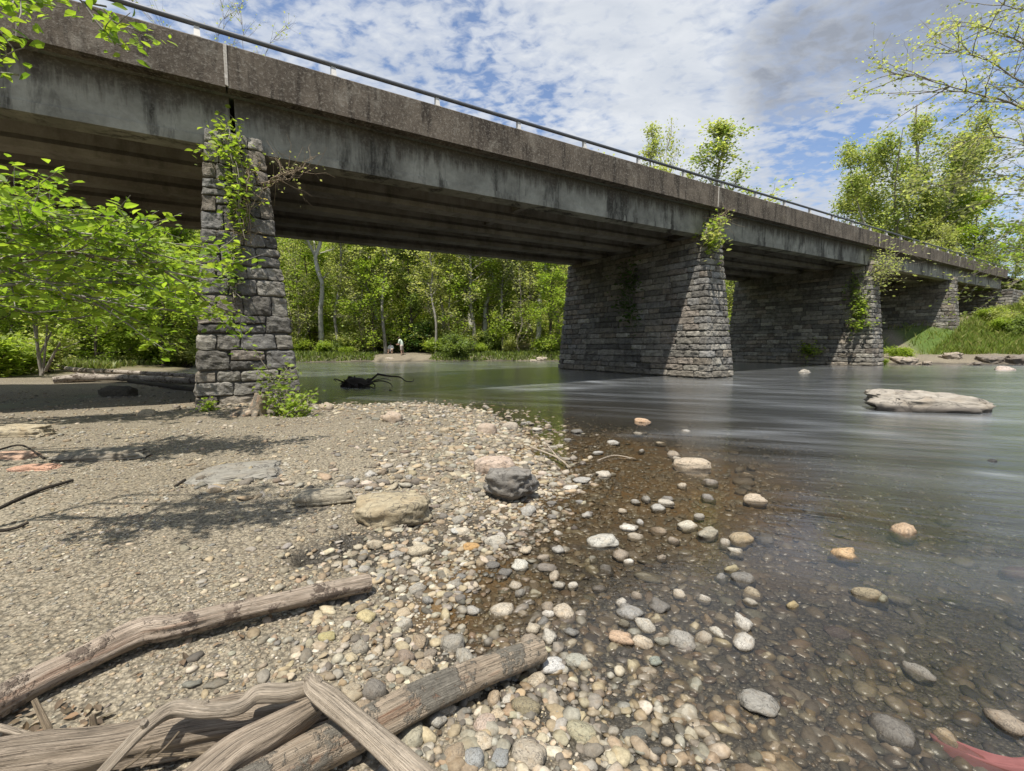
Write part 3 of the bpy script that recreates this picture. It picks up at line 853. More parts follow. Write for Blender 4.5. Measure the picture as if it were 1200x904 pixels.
hero(463, 606, 92, (.33, .285, .20), 'tan mossy flat-topped boulder at the edge of the gravel bar', mesh=B1, name='boulder', asp=.55, rz=.35, cat='boulder')
hero(578, 553, 52, (.42, .34, .28), 'pinkish rounded boulder just behind the dark angular one', mesh=B2, name='boulder', asp=.62, rz=-.1, cat='boulder', sink=.2)
hero(597, 583, 68, (.20, .19, .175), 'dark grey angular boulder at the waterline below the pink one', mesh=B3, name='boulder', asp=.62, rz=-.2, cat='boulder', sink=.1)
hero(382, 589, 74, (.30, .27, .21), 'narrow tan slab tilted up beside the mossy boulder', mesh=B4, name='stone_slab', asp=.42, rz=.35, cat='slab', sink=.1)
hero(280, 553, 100, (.235, .225, .20), 'broad thin grey slab lying flush in the gravel', mesh=B5, name='stone_slab', asp=.85, rz=.3, cat='slab', sink=.55, hscale=.7)
hero(125, 536, 104, (.22, .20, .165), 'long dark slab with an undercut edge on the left gravel', mesh=B4, name='stone_slab', asp=.4, rz=.15, cat='slab', sink=.25, hscale=.5)
hero(26, 510, 72, (.36, .31, .22), 'thick tan slab at the left edge of the gravel bar', mesh=B4, name='stone_slab', asp=.5, rz=.05, cat='slab', sink=.2, hscale=.9)
hero(42, 549, 52, (.46, .28, .20), 'reddish slab, the nearer of two by the long dark slab', mesh=B5, name='stone_slab', asp=.5, rz=.1, cat='slab', sink=.3, hscale=.9)
hero(14, 535, 60, (.44, .30, .22), 'reddish flat slab farther back at the left edge', mesh=B5, name='stone_slab', asp=.5, rz=-.1, cat='slab', sink=.3, hscale=.9)
hero(172, 487, 20, (.38, .32, .24), 'small tan block alone on the gravel left of the first pier', name='river_stone', asp=.6)
hero(207, 478, 9, (.24, .21, .18), 'tiny brown stone near the foot of the first pier', name='river_stone', asp=.7)
hero(140, 464, 40, (.10, .09, .07), 'dark flat rock in the bridge shadow before the bleached logs', mesh=B1, name='boulder', asp=.5, rz=.1, cat='boulder')
p = at_z(1097, 484)
o = hero(1097, 484, 138, (.30, .275, .24), 'long flat pale boulder standing alone in midstream', mesh=big_mesh(81, .5, .36, .35, 5, .03), name='boulder', asp=.42, rz=-.12, cat='boulder')
o.data.materials[0] = M['river_rock']; o.location = (p[0] + .22, p[1] + .4, .03); o.scale = (1.38, .55, .92); o.rotation_euler = (0.06, .06, -.16)
def at_water(o, top):
    m_ = sum(o.color[:3]) / 3; o.color = tuple(m_ + (v - m_) * .72 for v in o.color[:3]) + (1,)
    g = hz(o.location.x, o.location.y); z0, z1 = ZE[o.data.name]
    if top is None: top = max(.025, .42 * o.scale.x)
    sc = min(max((top - g + .01) / (z1 - z0), o.scale.x * .55), o.scale.x * 1.5)
    o.scale.z = sc; o.location.z = top - z1 * sc; o.rotation_euler.x *= .4; o.rotation_euler.y *= .4
    return o
W_ = [  # px, py, width, colour, label, sits in water
 (812, 552, 46, (.45, .36, .25), 'tan oblong stone, largest in the shallows below the second pier', .03),
 (884, 592, 27, (.46, .37, .26), 'egg-shaped tan stone in shallow water behind the cluster of small stones', .02),
 (872, 567, 26, (.40, .34, .27), 'thin pale stone awash right of the largest tan stone', .0),
 (986, 657, 32, (.50, .32, .14), 'orange-tan stone in the water between the hollow stone and the twin stones', .02),
 (1060, 630, 36, (.44, .30, .17), 'orange-brown stone with a hollow top in open water', .02),
 (1018, 708, 36, (.27, .22, .13), 'brown stone of the touching pair in the shallows', .02),
 (1033, 712, 20, (.24, .23, .15), 'smaller greenish stone of the touching pair in the shallows', .02),
 (928, 718, 18, (.38, .29, .12), 'small yellowish round stone surrounded by dark water', .02),
 (728, 753, 32, (.48, .32, .19), 'rusty orange stone at the right of the log tip', .03),
 (776, 756, 20, (.27, .26, .20), 'small dark mottled stone right of the rusty orange stone', .02),
 (768, 780, 20, (.24, .27, .22), 'greenish striped stone below the rusty orange stone', .02),
 (731, 737, 16, (.17, .15, .10), 'little dark stone behind the rusty orange stone', .02),
 (857, 675, 22, (.34, .29, .15), 'yellow-green pointed stone standing in dark shallow water', .03),
 (761, 679, 36, (.33, .31, .22), 'broad stone half yellow half grey, partly under water', .0),
 (707, 640, 40, (.43, .42, .37), 'long pale grey stone lying in the shallows', .02),
 (753, 498, 20, (.50, .32, .18), 'small orange stone far out in the brown shallows', .02),
 (1163, 546, 12, (.05, .05, .05), 'small black rock with a wake near the right edge', .02),
 (943, 438, 20, (.36, .33, .28), 'grey rock in front of the third pier wall', .06),
 (1178, 435, 22, (.46, .38, .33), 'pale pink rock at the water by the far right bank', .02),
 (1193, 670, 40, (.36, .16, .10), 'red slab just under water at the right edge', -.03),
 (982, 742, 30, (.27, .19, .17), 'reddish upright stone under clear water below the twin stones', -.02),
 (780, 595, 20, (.42, .38, .31), 'upper stone of the small trio left of the egg-shaped stone', .02),
 (829, 633, 34, (.33, .30, .22), 'greyish stone at the heart of the cluster in the shallows', .02),
 (870, 640, 34, (.36, .28, .16), 'brown stone at the right end of the cluster in the shallows', .02),
 (806, 622, 26, (.47, .43, .33), 'cream stone at the back of the cluster in the shallows', .03),
 (745, 864, 34, (.13, .13, .11), 'flat blackish wet stone near the bottom shore', .02),
 (770, 884, 16, (.12, .115, .10), 'small black stone at the bottom water edge', .02),
 (648, 783, 30, (.50, .50, .49), 'white oval stone just past the log tip', .05),
 (676, 778, 28, (.34, .34, .28), 'olive grey round stone touching the white oval one', .05),
 (672, 692, 14, (.52, .48, .40), 'small white upright stone in dark wet gravel', .04),
]
for px, py, w, c, l, z in W_:
    at_water(hero(px, py, w, c, l, group='stones in the shallows', asp=RNG.uniform(.6, .8), hscale=.85), None if z >= .02 else z)
D_ = [
 (590, 719, 34, (.45, .41, .34), 'smooth round buff stone, largest among the wet pebbles', .8),
 (620, 887, 44, (.36, .32, .26), 'large round brown-grey cobble at the bottom beside the water', .95),
 (484, 867, 30, (.33, .31, .24), 'large oval olive cobble between the two driftwood tips', 1.2),
 (617, 832, 38, (.24, .21, .14), 'rough mossy brown rock below the log tip', .75),
 (683, 862, 40, (.33, .31, .22), 'flat square stone near the bottom water edge', .7),
 (718, 875, 14, (.52, .50, .45), 'narrow white upright stone at the bottom water edge', 1.6),
 (568, 850, 24, (.44, .36, .30), 'two-toned brown and white cobble below the barky log', 1.3),
 (587, 890, 22, (.26, .27, .27), 'blue-grey angular stone beside the large brown cobble', 1.3),
 (556, 893, 26, (.30, .31, .31), 'grey striped stone at the bottom frame edge', 1.1),
 (430, 725, 24, (.44, .38, .22), 'yellow-tan round stone behind the crossing branch', .85),
 (384, 748, 22, (.38, .34, .18), 'mossy yellow stone above the knobbed branch', .8),
 (475, 773, 22, (.26, .21, .17), 'dark brown round stone above the barky log', 1.0),
 (474, 735, 22, (.40, .38, .33), 'pale grey oval stone above the barky log', .6),
 (609, 667, 22, (.50, .49, .44), 'white oblong stone leaning in the wet gravel', 1.1),
 (553, 643, 22, (.45, .29, .13), 'rust-orange wet stone among pale cobbles', .7),
 (581, 637, 30, (.42, .40, .35), 'grey oval cobble right of the rust-orange stone', .6),
 (541, 625, 24, (.48, .44, .36), 'cream cobble left of the rust-orange stone', .6),
 (534, 623, 12, (.46, .46, .44), 'narrow upright grey pebble below the angular boulder', 1.8),
 (492, 648, 30, (.43, .38, .29), 'buff cobble below the mossy boulder', .6),
 (440, 640, 22, (.40, .35, .27), 'buff flat stone in the damp hollow', .6),
 (411, 773, 20, (.46, .40, .28), 'yellowish round stone right of the crossing branch knob', .8),
 (645, 812, 18, (.44, .43, .40), 'small grey stone on dark gravel under the log tip', .8),
 (655, 524, 12, (.50, .45, .38), 'pale stone at the far tip of the shallows', .8),
 (571, 507, 26, (.40, .33, .27), 'brown flat cobble on the far side of the bar', .7),
 (598, 502, 22, (.36, .32, .27), 'grey cobble at the far waterline of the bar', .6),
 (458, 494, 28, (.40, .33, .26), 'brown mound-like cobble near the first pier plants', .8),
 (382, 480, 18, (.38, .32, .25), 'round brown cobble beside the pier-foot plants', .9),
]
for px, py, w, c, l, asp in D_:
    hero(px, py, w, c, l, group='stones on the bar', asp=asp, sink=.35)

# the next 240 largest stones of the bar and the shallows
def scatter_stones():
    rng = np.random.default_rng(42); n = 0; tries = 0
    while n < 226 and tries < 6000:
        tries += 1
        zone = rng.random()
        if zone < .55: px, py = rng.uniform(410, 660), rng.uniform(480, 900)
        elif zone < .93: px, py = rng.uniform(610, 900), rng.uniform(495, 760)
        else: px, py = rng.uniform(680, 1190), rng.uniform(560, 890)
        p = on_ground(px, py)
        d = float(shore_d(np.array([p[0]]), np.array([p[1]]))[0])
        rr = p[1]
        if d > 1.15 + .14 * rr or p[1] > 13: continue
        if zone < .55 and d < -.8: continue
        if px < 345 + (py - 480) * .12: continue
        w_m = (rng.uniform(.06, .12) if zone < .55 else rng.uniform(.08, .17)) * (1 + .09 * max(rr - 3, 0))
        wpx = w_m / rr * FPX
        r = w_m / 2
        if any((p[0] - a) ** 2 + (p[1] - b) ** 2 < (r * .8 + c * .75) ** 2 for a, b, c in OCC): continue
        ci = int(rng.integers(len(STONES))); c = np.array(STONES[ci]) * rng.uniform(.85, 1.15)
        tone = 'pale' if c.mean() > .36 else ('dark' if c.mean() < .25 else 'mid-toned')
        if d < -.12:
            deep = d < -1.2
            lab = (f'{tone} stone lying on the river bed out under the dark water' if deep else f'{tone} cobble poking out of the shallow water along the bar')
            grp = 'stones under the dark water' if deep else 'cobbles in the shallow edge'
        elif p[1] > 6:
            lab = f'{tone} cobble on the far tip of the gravel bar'; grp = 'cobbles on the far tip'
        else:
            lab = f'{tone} rounded cobble among wet gravel along the near waterline'; grp = 'cobbles along the near waterline'
        o = place_stone(px, py, wpx, c, lab, grp, asp=rng.uniform(.6, .95), sink=.3, rz=rng.uniform(0, 3.1))
        if -1.9 <= d < -.05 and rng.random() < .8: at_water(o, max(.02, o.scale.x * rng.uniform(.2, .55)))
        OCC.append((p[0], p[1], r)); n += 1
scatter_stones()

# everything smaller: the gravel
def gravel():
    rng = np.random.default_rng(5)
    mb = MB()
    def batch(n, r0, r1, a0, a1, s0, s1, sub, dens=None, zoff=.25, dark=.80, pw=1.0):
        a = np.radians(rng.uniform(a0, a1, n)); r = (r0 ** pw + (r1 ** pw - r0 ** pw) * rng.random(n)) ** (1 / pw)
        x, y = r * np.sin(a), r * np.cos(a)
        d = shore_d(x, y); keep = np.ones(n, bool) if dens is None else rng.random(n) < dens(x, y, d)
        x, y, d = x[keep], y[keep], d[keep]; m = len(x)
        if not m: return
        z = height(x, y)
        s = s0 * (s1 / s0) ** (rng.random(m) ** 1.6)
        V, F = ICO[sub]
        sc = np.stack([s * rng.uniform(.85, 1.35, m), s * rng.uniform(.65, 1.0, m), s * rng.uniform(.28, .62, m)], -1)
        sd = rng.integers(0, 40, m)
        var = np.stack([1 + (.3 + .25 * (k % 3)) * fbm(V * 1.3 + k * 5.1, k, 2) for k in range(40)])
        P = V[None] * var[sd][..., None] * sc[:, None]
        th = rng.uniform(0, 2 * np.pi, m); tl = rng.uniform(-.3, .3, m)
        c, q = np.cos(tl)[:, None], np.sin(tl)[:, None]
        Pz = P[..., 2] * c + P[..., 0] * q; Px = P[..., 0] * c - P[..., 2] * q; P[..., 0] = Px; P[..., 2] = Pz
        c, q = np.cos(th)[:, None], np.sin(th)[:, None]
        X = P[..., 0] * c - P[..., 1] * q; Y = P[..., 0] * q + P[..., 1] * c
        P = np.stack([X + x[:, None], Y + y[:, None], P[..., 2] + (z + sc[:, 2] * zoff)[:, None]], -1)
        col = jitter(rng, m, STONES, .24) * dark * np.array([1.03, 1.0, .93])
        FF = (F[None] + (np.arange(m) * len(V))[:, None, None]).reshape(-1, 3)
        mb.add(P.reshape(-1, 3), FF, np.repeat(col, len(V), 0))
    dry = lambda x, y, d: (d > .15) * (.22 + .78 * sst(-.25, .25, fbm(P3(x * .9 + y * .3, y * .9), 61, 3)) + .5 * np.exp(-np.maximum(d, 0) / .8))
    edge = lambda x, y, d: np.exp(-((d - .3) / (.6 + .06 * y)) ** 2)
    wetb = lambda x, y, d: (d < .1) * np.exp(-np.abs(d) / 2.0)
    batch(30000, 1.2, 4.6, -62, 30, .004, .013, 1, dry, pw=1.35)
    batch(20000, 3.8, 9.5, -64, 10, .008, .022, 1, dry, pw=1.3)
    batch(9000, 8, 22, -66, 5, .014, .05, 1, dry, pw=1.1)
    batch(7500, 1.2, 5.5, -40, 40, .012, .030, 2, edge, pw=1.4)
    batch(6000, 1.3, 7.5, -45, 45, .018, .045, 2, edge, pw=1.4)
    batch(8500, 4.5, 14, -38, 14, .022, .065, 2, lambda x, y, d: np.exp(-((d - .5) / 1.7) ** 2), pw=1.3)
    batch(12000, 1.2, 6, -20, 62, .010, .034, 2, wetb, .3, pw=1.4)
    batch(8000, 1.3, 9, -10, 64, .022, .058, 2, lambda x, y, d: (d < -.3) * np.exp(-np.abs(d) / 4), -.1, .8, pw=1.3)
    o = mb.build('river_gravel', M['pebble'])
    tag(o, 'pale loose pebbles covering the gravel bar and river bed', 'gravel', kind='stuff')
gravel()

# ------------------------------------------------------------------ driftwood
def px_path(spec):
    """(px, py, width_px, lift) -> world centre points and radii"""
    pts, rs = [], []
    for px, py, w, lift in spec:
        p = on_ground(px, py, lift); dep = p[1] * math.cos(PITCH) + (CAMZ - p[2]) * math.sin(PITCH)
        pts.append(p); rs.append(w * .82 / 2 / FPX * dep)
    return np.array(pts), np.array(rs)
def log_mesh(mb, spec, n=60, sides=20, rough=.16, seed=1, world=False):
    pts, rs = (np.array([s[:3] for s in spec]), np.array([s[3] for s in spec])) if world else px_path(spec)
    Q = smooth_path(np.c_[pts, rs], n)
    tube(mb, Q[:, :3], Q[:, 3], sides * 2, rough=rough, seed=seed, fiber=.12)
    return Q
def knot(mb, Q, k, direc, r, L, seed=0):
    p = Q[k, :3]; d = np.array(direc, float); d /= np.linalg.norm(d)
    pts = np.array([p + d * t * L for t in np.linspace(0, 1, 6)])
    tube(mb, pts, r * np.array([1.5, 1.15, 1, .95, .9, .8]), 10, rough=.2, seed=seed)

mb = MB(); Q = log_mesh(mb, [(-60, 858, 40, .06), (30, 806, 40, .06), (95, 775, 38, .065), (165, 742, 38, .075), (205, 735, 34, .08), (290, 714, 28, .085), (370, 696, 26, .075), (431, 684, 25, .06)], 140, 24, .26, 3)
knot(mb, Q, 45, (-.2, .2, .7), .028, .06, 2)
o = mb.build('driftwood_log', M['driftwood_stripped']); tag(o, 'long stripped log lying by itself across the gravel', 'driftwood log')
mb = MB(); Q = log_mesh(mb, [(270, 935, 56, .08), (345, 893, 56, .08), (430, 852, 50, .085), (510, 812, 44, .09), (575, 784, 38, .09), (634, 762, 32, .09)], 120, 24, .17, 8)
knot(mb, Q, 47, (-.45, -.6, .8), .022, .05, 4)
o = mb.build('driftwood_log', M['driftwood_barky']); tag(o, 'barky log with rust-red streaks and a stub, pointing to the water', 'driftwood log')
mb = MB(); Q = log_mesh(mb, [(-60, 906, 66, .06), (40, 888, 60, .06), (150, 872, 56, .06), (240, 852, 58, .07), (330, 838, 54, .07), (385, 826, 36, .07)], 140, 28, .34, 12)
o = mb.build('driftwood_log', M['driftwood_grey']); tag(o, 'thick cracked grey log lowest in the heap of driftwood', 'driftwood log')
mb = MB(); Q = log_mesh(mb, [(222, 935, 58, .10), (275, 890, 52, .12), (325, 858, 44, .14), (372, 828, 30, .15)], 90, 22, .38, 17)
o = mb.build('driftwood_log', M['driftwood_grey']); tag(o, 'short splintered grey log slanting across the heap under the bent branch', 'driftwood log')
mb = MB(); Q = log_mesh(mb, [(90, 940, 15, .10), (130, 895, 16, .14), (172, 852, 18, .20), (205, 831, 22, .21), (245, 833, 19, .21), (280, 829, 18, .21), (302, 814, 22, .22), (335, 812, 22, .22), (362, 806, 18, .21)], 110, 14, .22, 21)
knot(mb, Q, 30, (.1, -.3, .9), .012, .03, 4); knot(mb, Q, 58, (-.1, .2, .9), .012, .03, 7)
o = mb.build('driftwood_branch', M['driftwood_pale']); tag(o, 'bent pale tan branch curving over the heap of driftwood', 'driftwood branch')
mb = MB(); Q = log_mesh(mb, [(362, 792, 12, .27), (368, 806, 26, .25), (388, 822, 32, .23), (415, 845, 30, .20), (450, 875, 34, .18), (505, 925, 40, .15)], 100, 18, .20, 25)
knot(mb, Q, 8, (.5, .1, .8), .018, .035, 4); knot(mb, Q, 5, (-.6, -.1, .8), .014, .03, 9)
o = mb.build('driftwood_branch', M['driftwood_pale']); tag(o, 'smooth pale branch with a knobbed end crossing over the barky log', 'driftwood branch')
mb = MB(); log_mesh(mb, [(310, 866, 14, .05), (350, 862, 16, .06), (395, 850, 18, .07)], 30, 12, .15, 31)
o = mb.build('driftwood_branch', M['driftwood_grey']); tag(o, 'thin grey branch tucked beneath the knobbed branch', 'driftwood branch')
mb = MB(); log_mesh(mb, [(288, 884, 13, .08), (302, 890, 16, .06), (330, 915, 18, .05)], 24, 12, .15, 33)
o = mb.build('driftwood_branch', M['driftwood_pale']); tag(o, 'stubby pale branch end beside the barky log at the bottom edge', 'driftwood branch')
mb = MB(); log_mesh(mb, [(40, 820, 7, .16), (52, 845, 9, .10), (62, 866, 10, .05)], 20, 8, .15, 35)
o = mb.build('driftwood_branch', M['dry_twig']); tag(o, 'thin upright stick behind the thick cracked log', 'stick')
mb = MB(); log_mesh(mb, [(-20, 848, 9, .05), (15, 857, 9, .06), (60, 868, 8, .06)], 20, 8, .15, 36)
o = mb.build('driftwood_branch', M['driftwood_pale']); tag(o, 'thin pale stick lying behind the heap at the left edge', 'stick')
mb = MB(); log_mesh(mb, [(108, 838, 7, .1), (110, 852, 8, .06), (113, 866, 8, .03)], 16, 8, .15, 37)
o = mb.build('driftwood_branch', M['dry_twig']); tag(o, 'short broken stick standing behind the heap', 'stick')
for sp, lab in (([(165, 900, 3, .16), (190, 880, 3, .17), (210, 858, 3, .18)], 'fine straw-coloured twig leaning on the thick cracked log'),
                ([(140, 904, 4, .15), (160, 890, 4, .15), (178, 874, 3, .16)], 'fine pale twig beside the straw-coloured one'),
                ([(150, 887, 4, .13), (215, 884, 5, .13), (262, 880, 5, .12)], 'dark twig lying flat on top of the thick cracked log')):
    mb = MB(); log_mesh(mb, sp, 14, 6, .1, 40); o = mb.build('twig', M['dry_twig']); tag(o, lab, 'twig')
# twigs on the bar
for sp, lab, mt in (([(0, 622, 4, .01), (18, 619, 4, .02), (32, 613, 4, .02)], 'curved dark twig on the gravel at the left edge', 'wet_dark_wood'),
                    ([(-10, 600, 4, .01), (40, 577, 5, .02), (85, 563, 4, .02)], 'long dark root twig half buried in the left gravel', 'wet_dark_wood'),
                    ([(0, 527, 2.5, .03), (25, 522, 2.5, .08), (52, 537, 2.5, .02)], 'thin arched twig over the reddish slabs', 'wet_dark_wood'),
                    ([(622, 524, 2.2, .06), (652, 536, 2.4, .08), (668, 548, 2.2, .05)], 'straw-coloured reed stem lying over the shallows', 'driftwood_pale'),
                    ([(640, 520, 1.8, .14), (654, 537, 2.2, .05)], 'short reed stem crossing the longer one', 'driftwood_pale'),
                    ([(700, 540, 1.8, .03), (720, 534, 1.8, .06), (745, 538, 1.6, .03)], 'slim pale twig in the brown shallows', 'driftwood_pale'),
                    ([(205, 570, 3, .01), (217, 562, 3, .02)], 'short dark twig beside the broad grey slab', 'wet_dark_wood')):
    mb = MB(); log_mesh(mb, sp, 16, 6, .12, 50); o = mb.build('twig', M[mt]); tag(o, lab, 'twig')
def litter():
    rng = np.random.default_rng(88); P = []
    for n, x0, x1, y0, y1 in ((60, 0, 130, 825, 880), (50, 0, 420, 560, 860), (40, 330, 640, 560, 880), (40, 0, 340, 480, 600)):
        for _ in range(n): P.append(on_ground(rng.uniform(x0, x1), rng.uniform(y0, y1)) + [0, 0, .012])
    mb = MB(); P = np.array(P); leaf_quads(mb, rng, P, .023, jitter(rng, len(P), [(.16, .11, .07), (.21, .14, .08), (.11, .08, .05), (.26, .21, .14)], .3), 1.2, detail=True)
    tag(mb.build('leaf_litter', M['dead_leaf'], None, False), 'dead brown leaves scattered on the gravel and round the driftwood', 'leaf litter', kind='stuff')
litter()
# bleached logs under the bridge
mb = MB(); Q = log_mesh(mb, [(78, 432, 6, .35), (90, 434, 7, .32), (140, 436, 6, .3), (230, 441, 6, .3), (262, 443, 5, .3)], 40, 12, .2, 61)
o = mb.build('fallen_log', M['sunbleached_log']); tag(o, 'slim bleached log on top of the pile beyond the first pier', 'fallen log')
mb = MB(); Q = log_mesh(mb, [(62, 446, 8, .12), (95, 443, 11, .18), (150, 443, 9, .18), (215, 446, 8, .15), (250, 447, 7, .12)], 40, 12, .25, 62)
knot(mb, Q, 8, (-.5, .2, .9), .05, .35, 3); knot(mb, Q, 6, (-.9, -.2, .5), .05, .4, 3)
o = mb.build('fallen_log', M['sunbleached_log']); tag(o, 'thick dark-sided log with root stubs, in the middle of the far pile', 'fallen log')
mb = MB(); Q = log_mesh(mb, [(152, 447, 6, .05), (190, 452, 7, .05), (230, 457, 8, .05)], 24, 10, .25, 63)
o = mb.build('fallen_log', M['wet_dark_wood']); tag(o, 'dark log at the bottom of the pile, running behind the first pier', 'fallen log')
mb = MB(); Q = log_mesh(mb, [(58, 424, 3, .2), (68, 428, 3.5, .2), (78, 432, 3.5, .2)], 14, 8, .2, 64)
o = mb.build('fallen_log', M['sunbleached_log']); tag(o, 'short pale limb sloping down to the log pile', 'fallen log')
# snag in the river
snag = empty('river_snag', tuple(at_z(418, 453)))
tag(snag, 'black tangled root snag with bare branches stranded in the river', 'snag')
def snag_parts():
    rng = np.random.default_rng(77); O = np.array(snag.location)
    mb = MB()
    for i in range(34):
        a = at_z(rng.uniform(404, 428), 452 + rng.uniform(-1, 3)) ; 
        b = a + np.array([rng.normal(0, .22), rng.normal(0, .2), rng.uniform(.05, .33)]); c = b + np.array([rng.normal(.08, .2), rng.normal(0, .15), rng.uniform(-.25, .0)])
        Q = smooth_path([a - O, b - O, c - O], 7); tube(mb, Q, np.linspace(.06, .02, 7) * rng.uniform(.6, 1.6), 6)
    V, F = stone_shape(91, 3, .4, .5); mb.add(V * np.array([.55, .4, .5]) + np.array([-.05, 0, .05]), F)
    mb.build('root_mass', M['wet_dark_wood'], snag)
    Y = O[1]
    for spec, r in (([(424, 452), (434, 446), (443, 438.5)], .07), ([(442, 438.5), (455, 441), (468, 442), (476, 447), (484, 447), (485, 444)], .04),
                    ([(430, 449), (446, 446.5), (456, 449), (460, 453)], .035), ([(456, 458), (464, 461), (470, 464)], .05), ([(438, 446), (450, 444), (458, 446)], .02)):
        mb = MB(); P = np.array([at_depth(x, y, Y - (1.6 if spec[0][1] > 455 else 0)) - O for x, y in spec]); Q = smooth_path(P, 18)
        tube(mb, Q, np.linspace(r, r * .4, 18), 7, rough=.15, seed=3); mb.build('branch', M['wet_dark_wood'], snag)
snag_parts()
# stump by the first pier
st = on_ground(301, 487)
stump = empty('tree_stump', tuple(st)); tag(stump, 'short brown stump with splayed roots against the first pier', 'stump')
mb = MB()
tube(mb, smooth_path([(0, 0, -.15), (.0, .02, .1), (.06, .05, .30), (.09, .06, .40)], 20), np.interp(np.linspace(0, 1, 20), [0, .3, .6, 1], [.24, .16, .15, .14]), 16, rough=.3, seed=4)
mb.build('trunk', M['driftwood_barky'], stump)
for a, L in ((200, .55), (240, .4), (170, .7), (290, .35)):
    mb = MB(); e = np.array([math.cos(rad(a)), math.sin(rad(a))])
    tube(mb, smooth_path([(e[0] * .08, e[1] * .08, .08), (e[0] * L * .6, e[1] * L * .6, .03), (e[0] * L, e[1] * L, -.06)], 10), np.linspace(.085, .03, 10), 8, rough=.25, seed=a)
    mb.build('root', M['driftwood_barky'], stump)

# ------------------------------------------------------------------ leaves and trees

def branch(rng, p, d, L, n=5, up=.15, wob=.12):
    pts = [np.array(p, float)]; d = np.array(d, float); d /= np.linalg.norm(d)
    for i in range(n):
        d = d + rng.normal(0, wob, 3) + np.array([0, 0, up / n]); d /= np.linalg.norm(d)
        pts.append(pts[-1] + d * L / n)
    return np.array(pts)

def tree_proto(name, seed, H, tr, cb, spread, nmain, nleaf, lsize, pal, bark='bark_grey', lean=(0, 0), elev=(25, 60), tip=.5, split=None, shape=1.0, scat=.35):
    """trunk (with its limbs) and crown of leaves under one Empty"""
    rng = np.random.default_rng(seed)
    root = empty(name, (0, 0, -50)); tb = MB(); polys = []
    top = np.array([lean[0] * H, lean[1] * H, H])
    npt = 10
    trunk = np.array([top * t + np.array([rng.normal(0, .012 * H), rng.normal(0, .012 * H), 0]) * (t > .05) for t in np.linspace(0, 1, npt)])
    trunk[0] -= [0, 0, .6]
    rt = tr * (1 - np.linspace(0, 1, npt) * .9) ** .8; rt[0] = tr * 1.35
    Q = smooth_path(np.c_[trunk, rt], 18)
    tube(tb, Q[:, :3], Q[:, 3], 9, rough=.12, seed=seed, caps=False)
    stems = [Q]
    if split:
        for s_ in split:
            t0, az, el, L = s_; k = int(t0 * 17)
            d = np.array([math.cos(rad(az)) * math.cos(rad(el)), math.sin(rad(az)) * math.cos(rad(el)), math.sin(rad(el))])
            P = branch(rng, Q[k, :3], d, L, 8, .25, .06); R = np.linspace(Q[k, 3] * .75, .02, 9)
            tube(tb, P, R, 8, rough=.12, caps=False); stems.append(np.c_[P, R])
    tips = []
    for i in range(nmain):
        S = stems[i % len(stems)]
        t = cb + (1 - cb) * ((i + rng.random()) / nmain) ** .9
        k = min(int(t * (len(S) - 1)), len(S) - 2); p = S[k, :3]; r0 = S[k, 3] * .5
        az = i * 2.4 + rng.normal(0, .3); el = rad(rng.uniform(*elev)) + (t - .5) * .5
        tt = (t - cb) / (1 - cb)
        L = spread * (math.sin(np.pi * min(.97, .22 + .72 * tt)) ** shape) * rng.uniform(.7, 1.2) + .3
        d = np.array([math.cos(az) * math.cos(el), math.sin(az) * math.cos(el), math.sin(el)])
        P = branch(rng, p, d, L, 6, .3, .13); tube(tb, P, np.linspace(max(r0, .02), .012, 7), 5, caps=False)
        tips += [(P[j], L) for j in (3, 4, 5, 6)]
        for _ in range(int(4 + L * 1.1)):
            j = rng.integers(1, 6); d2 = (P[j + 1] - P[j]); d2 = d2 / np.linalg.norm(d2) + rng.normal(0, .55, 3) + np.array([0, 0, .1])
            L2 = L * rng.uniform(.25, .5)
            P2 = branch(rng, P[j], d2, L2, 4, .1, .18); tube(tb, P2, np.linspace(max(r0 * .4, .012), .006, 5), 4, caps=False)
            tips += [(P2[q], L2) for q in (2, 3, 4, 4)]
            for _ in range(2):
                jj = rng.integers(1, 4); P3_ = branch(rng, P2[jj], rng.normal(0, .7, 3) + d2, L2 * .5, 3, .05, .2)
                tube(tb, P3_, np.linspace(.010, .005, 4), 3, caps=False); tips += [(P3_[q], L2 * .5) for q in (2, 3)]
    tb.build('trunk', M[bark], root)
    C = np.array([t[0] for t in tips]); w = rng.random(len(C)) ** 2 + .05; w /= w.sum()   # some twigs carry dense tufts, some almost none
    k = rng.choice(len(C), nleaf, p=w)
    P = C[k] + rng.normal(0, scat, (nleaf, 3)) * np.array([1, 1, .7])
    hue = (jitter(rng, len(C), pal, .22))[k] * rng.uniform(.85, 1.15, (nleaf, 1))
    lb = MB(); leaf_quads(lb, rng, P, lsize, hue, .35); lb.build('crown', M['leaf'], root, False)
    return root

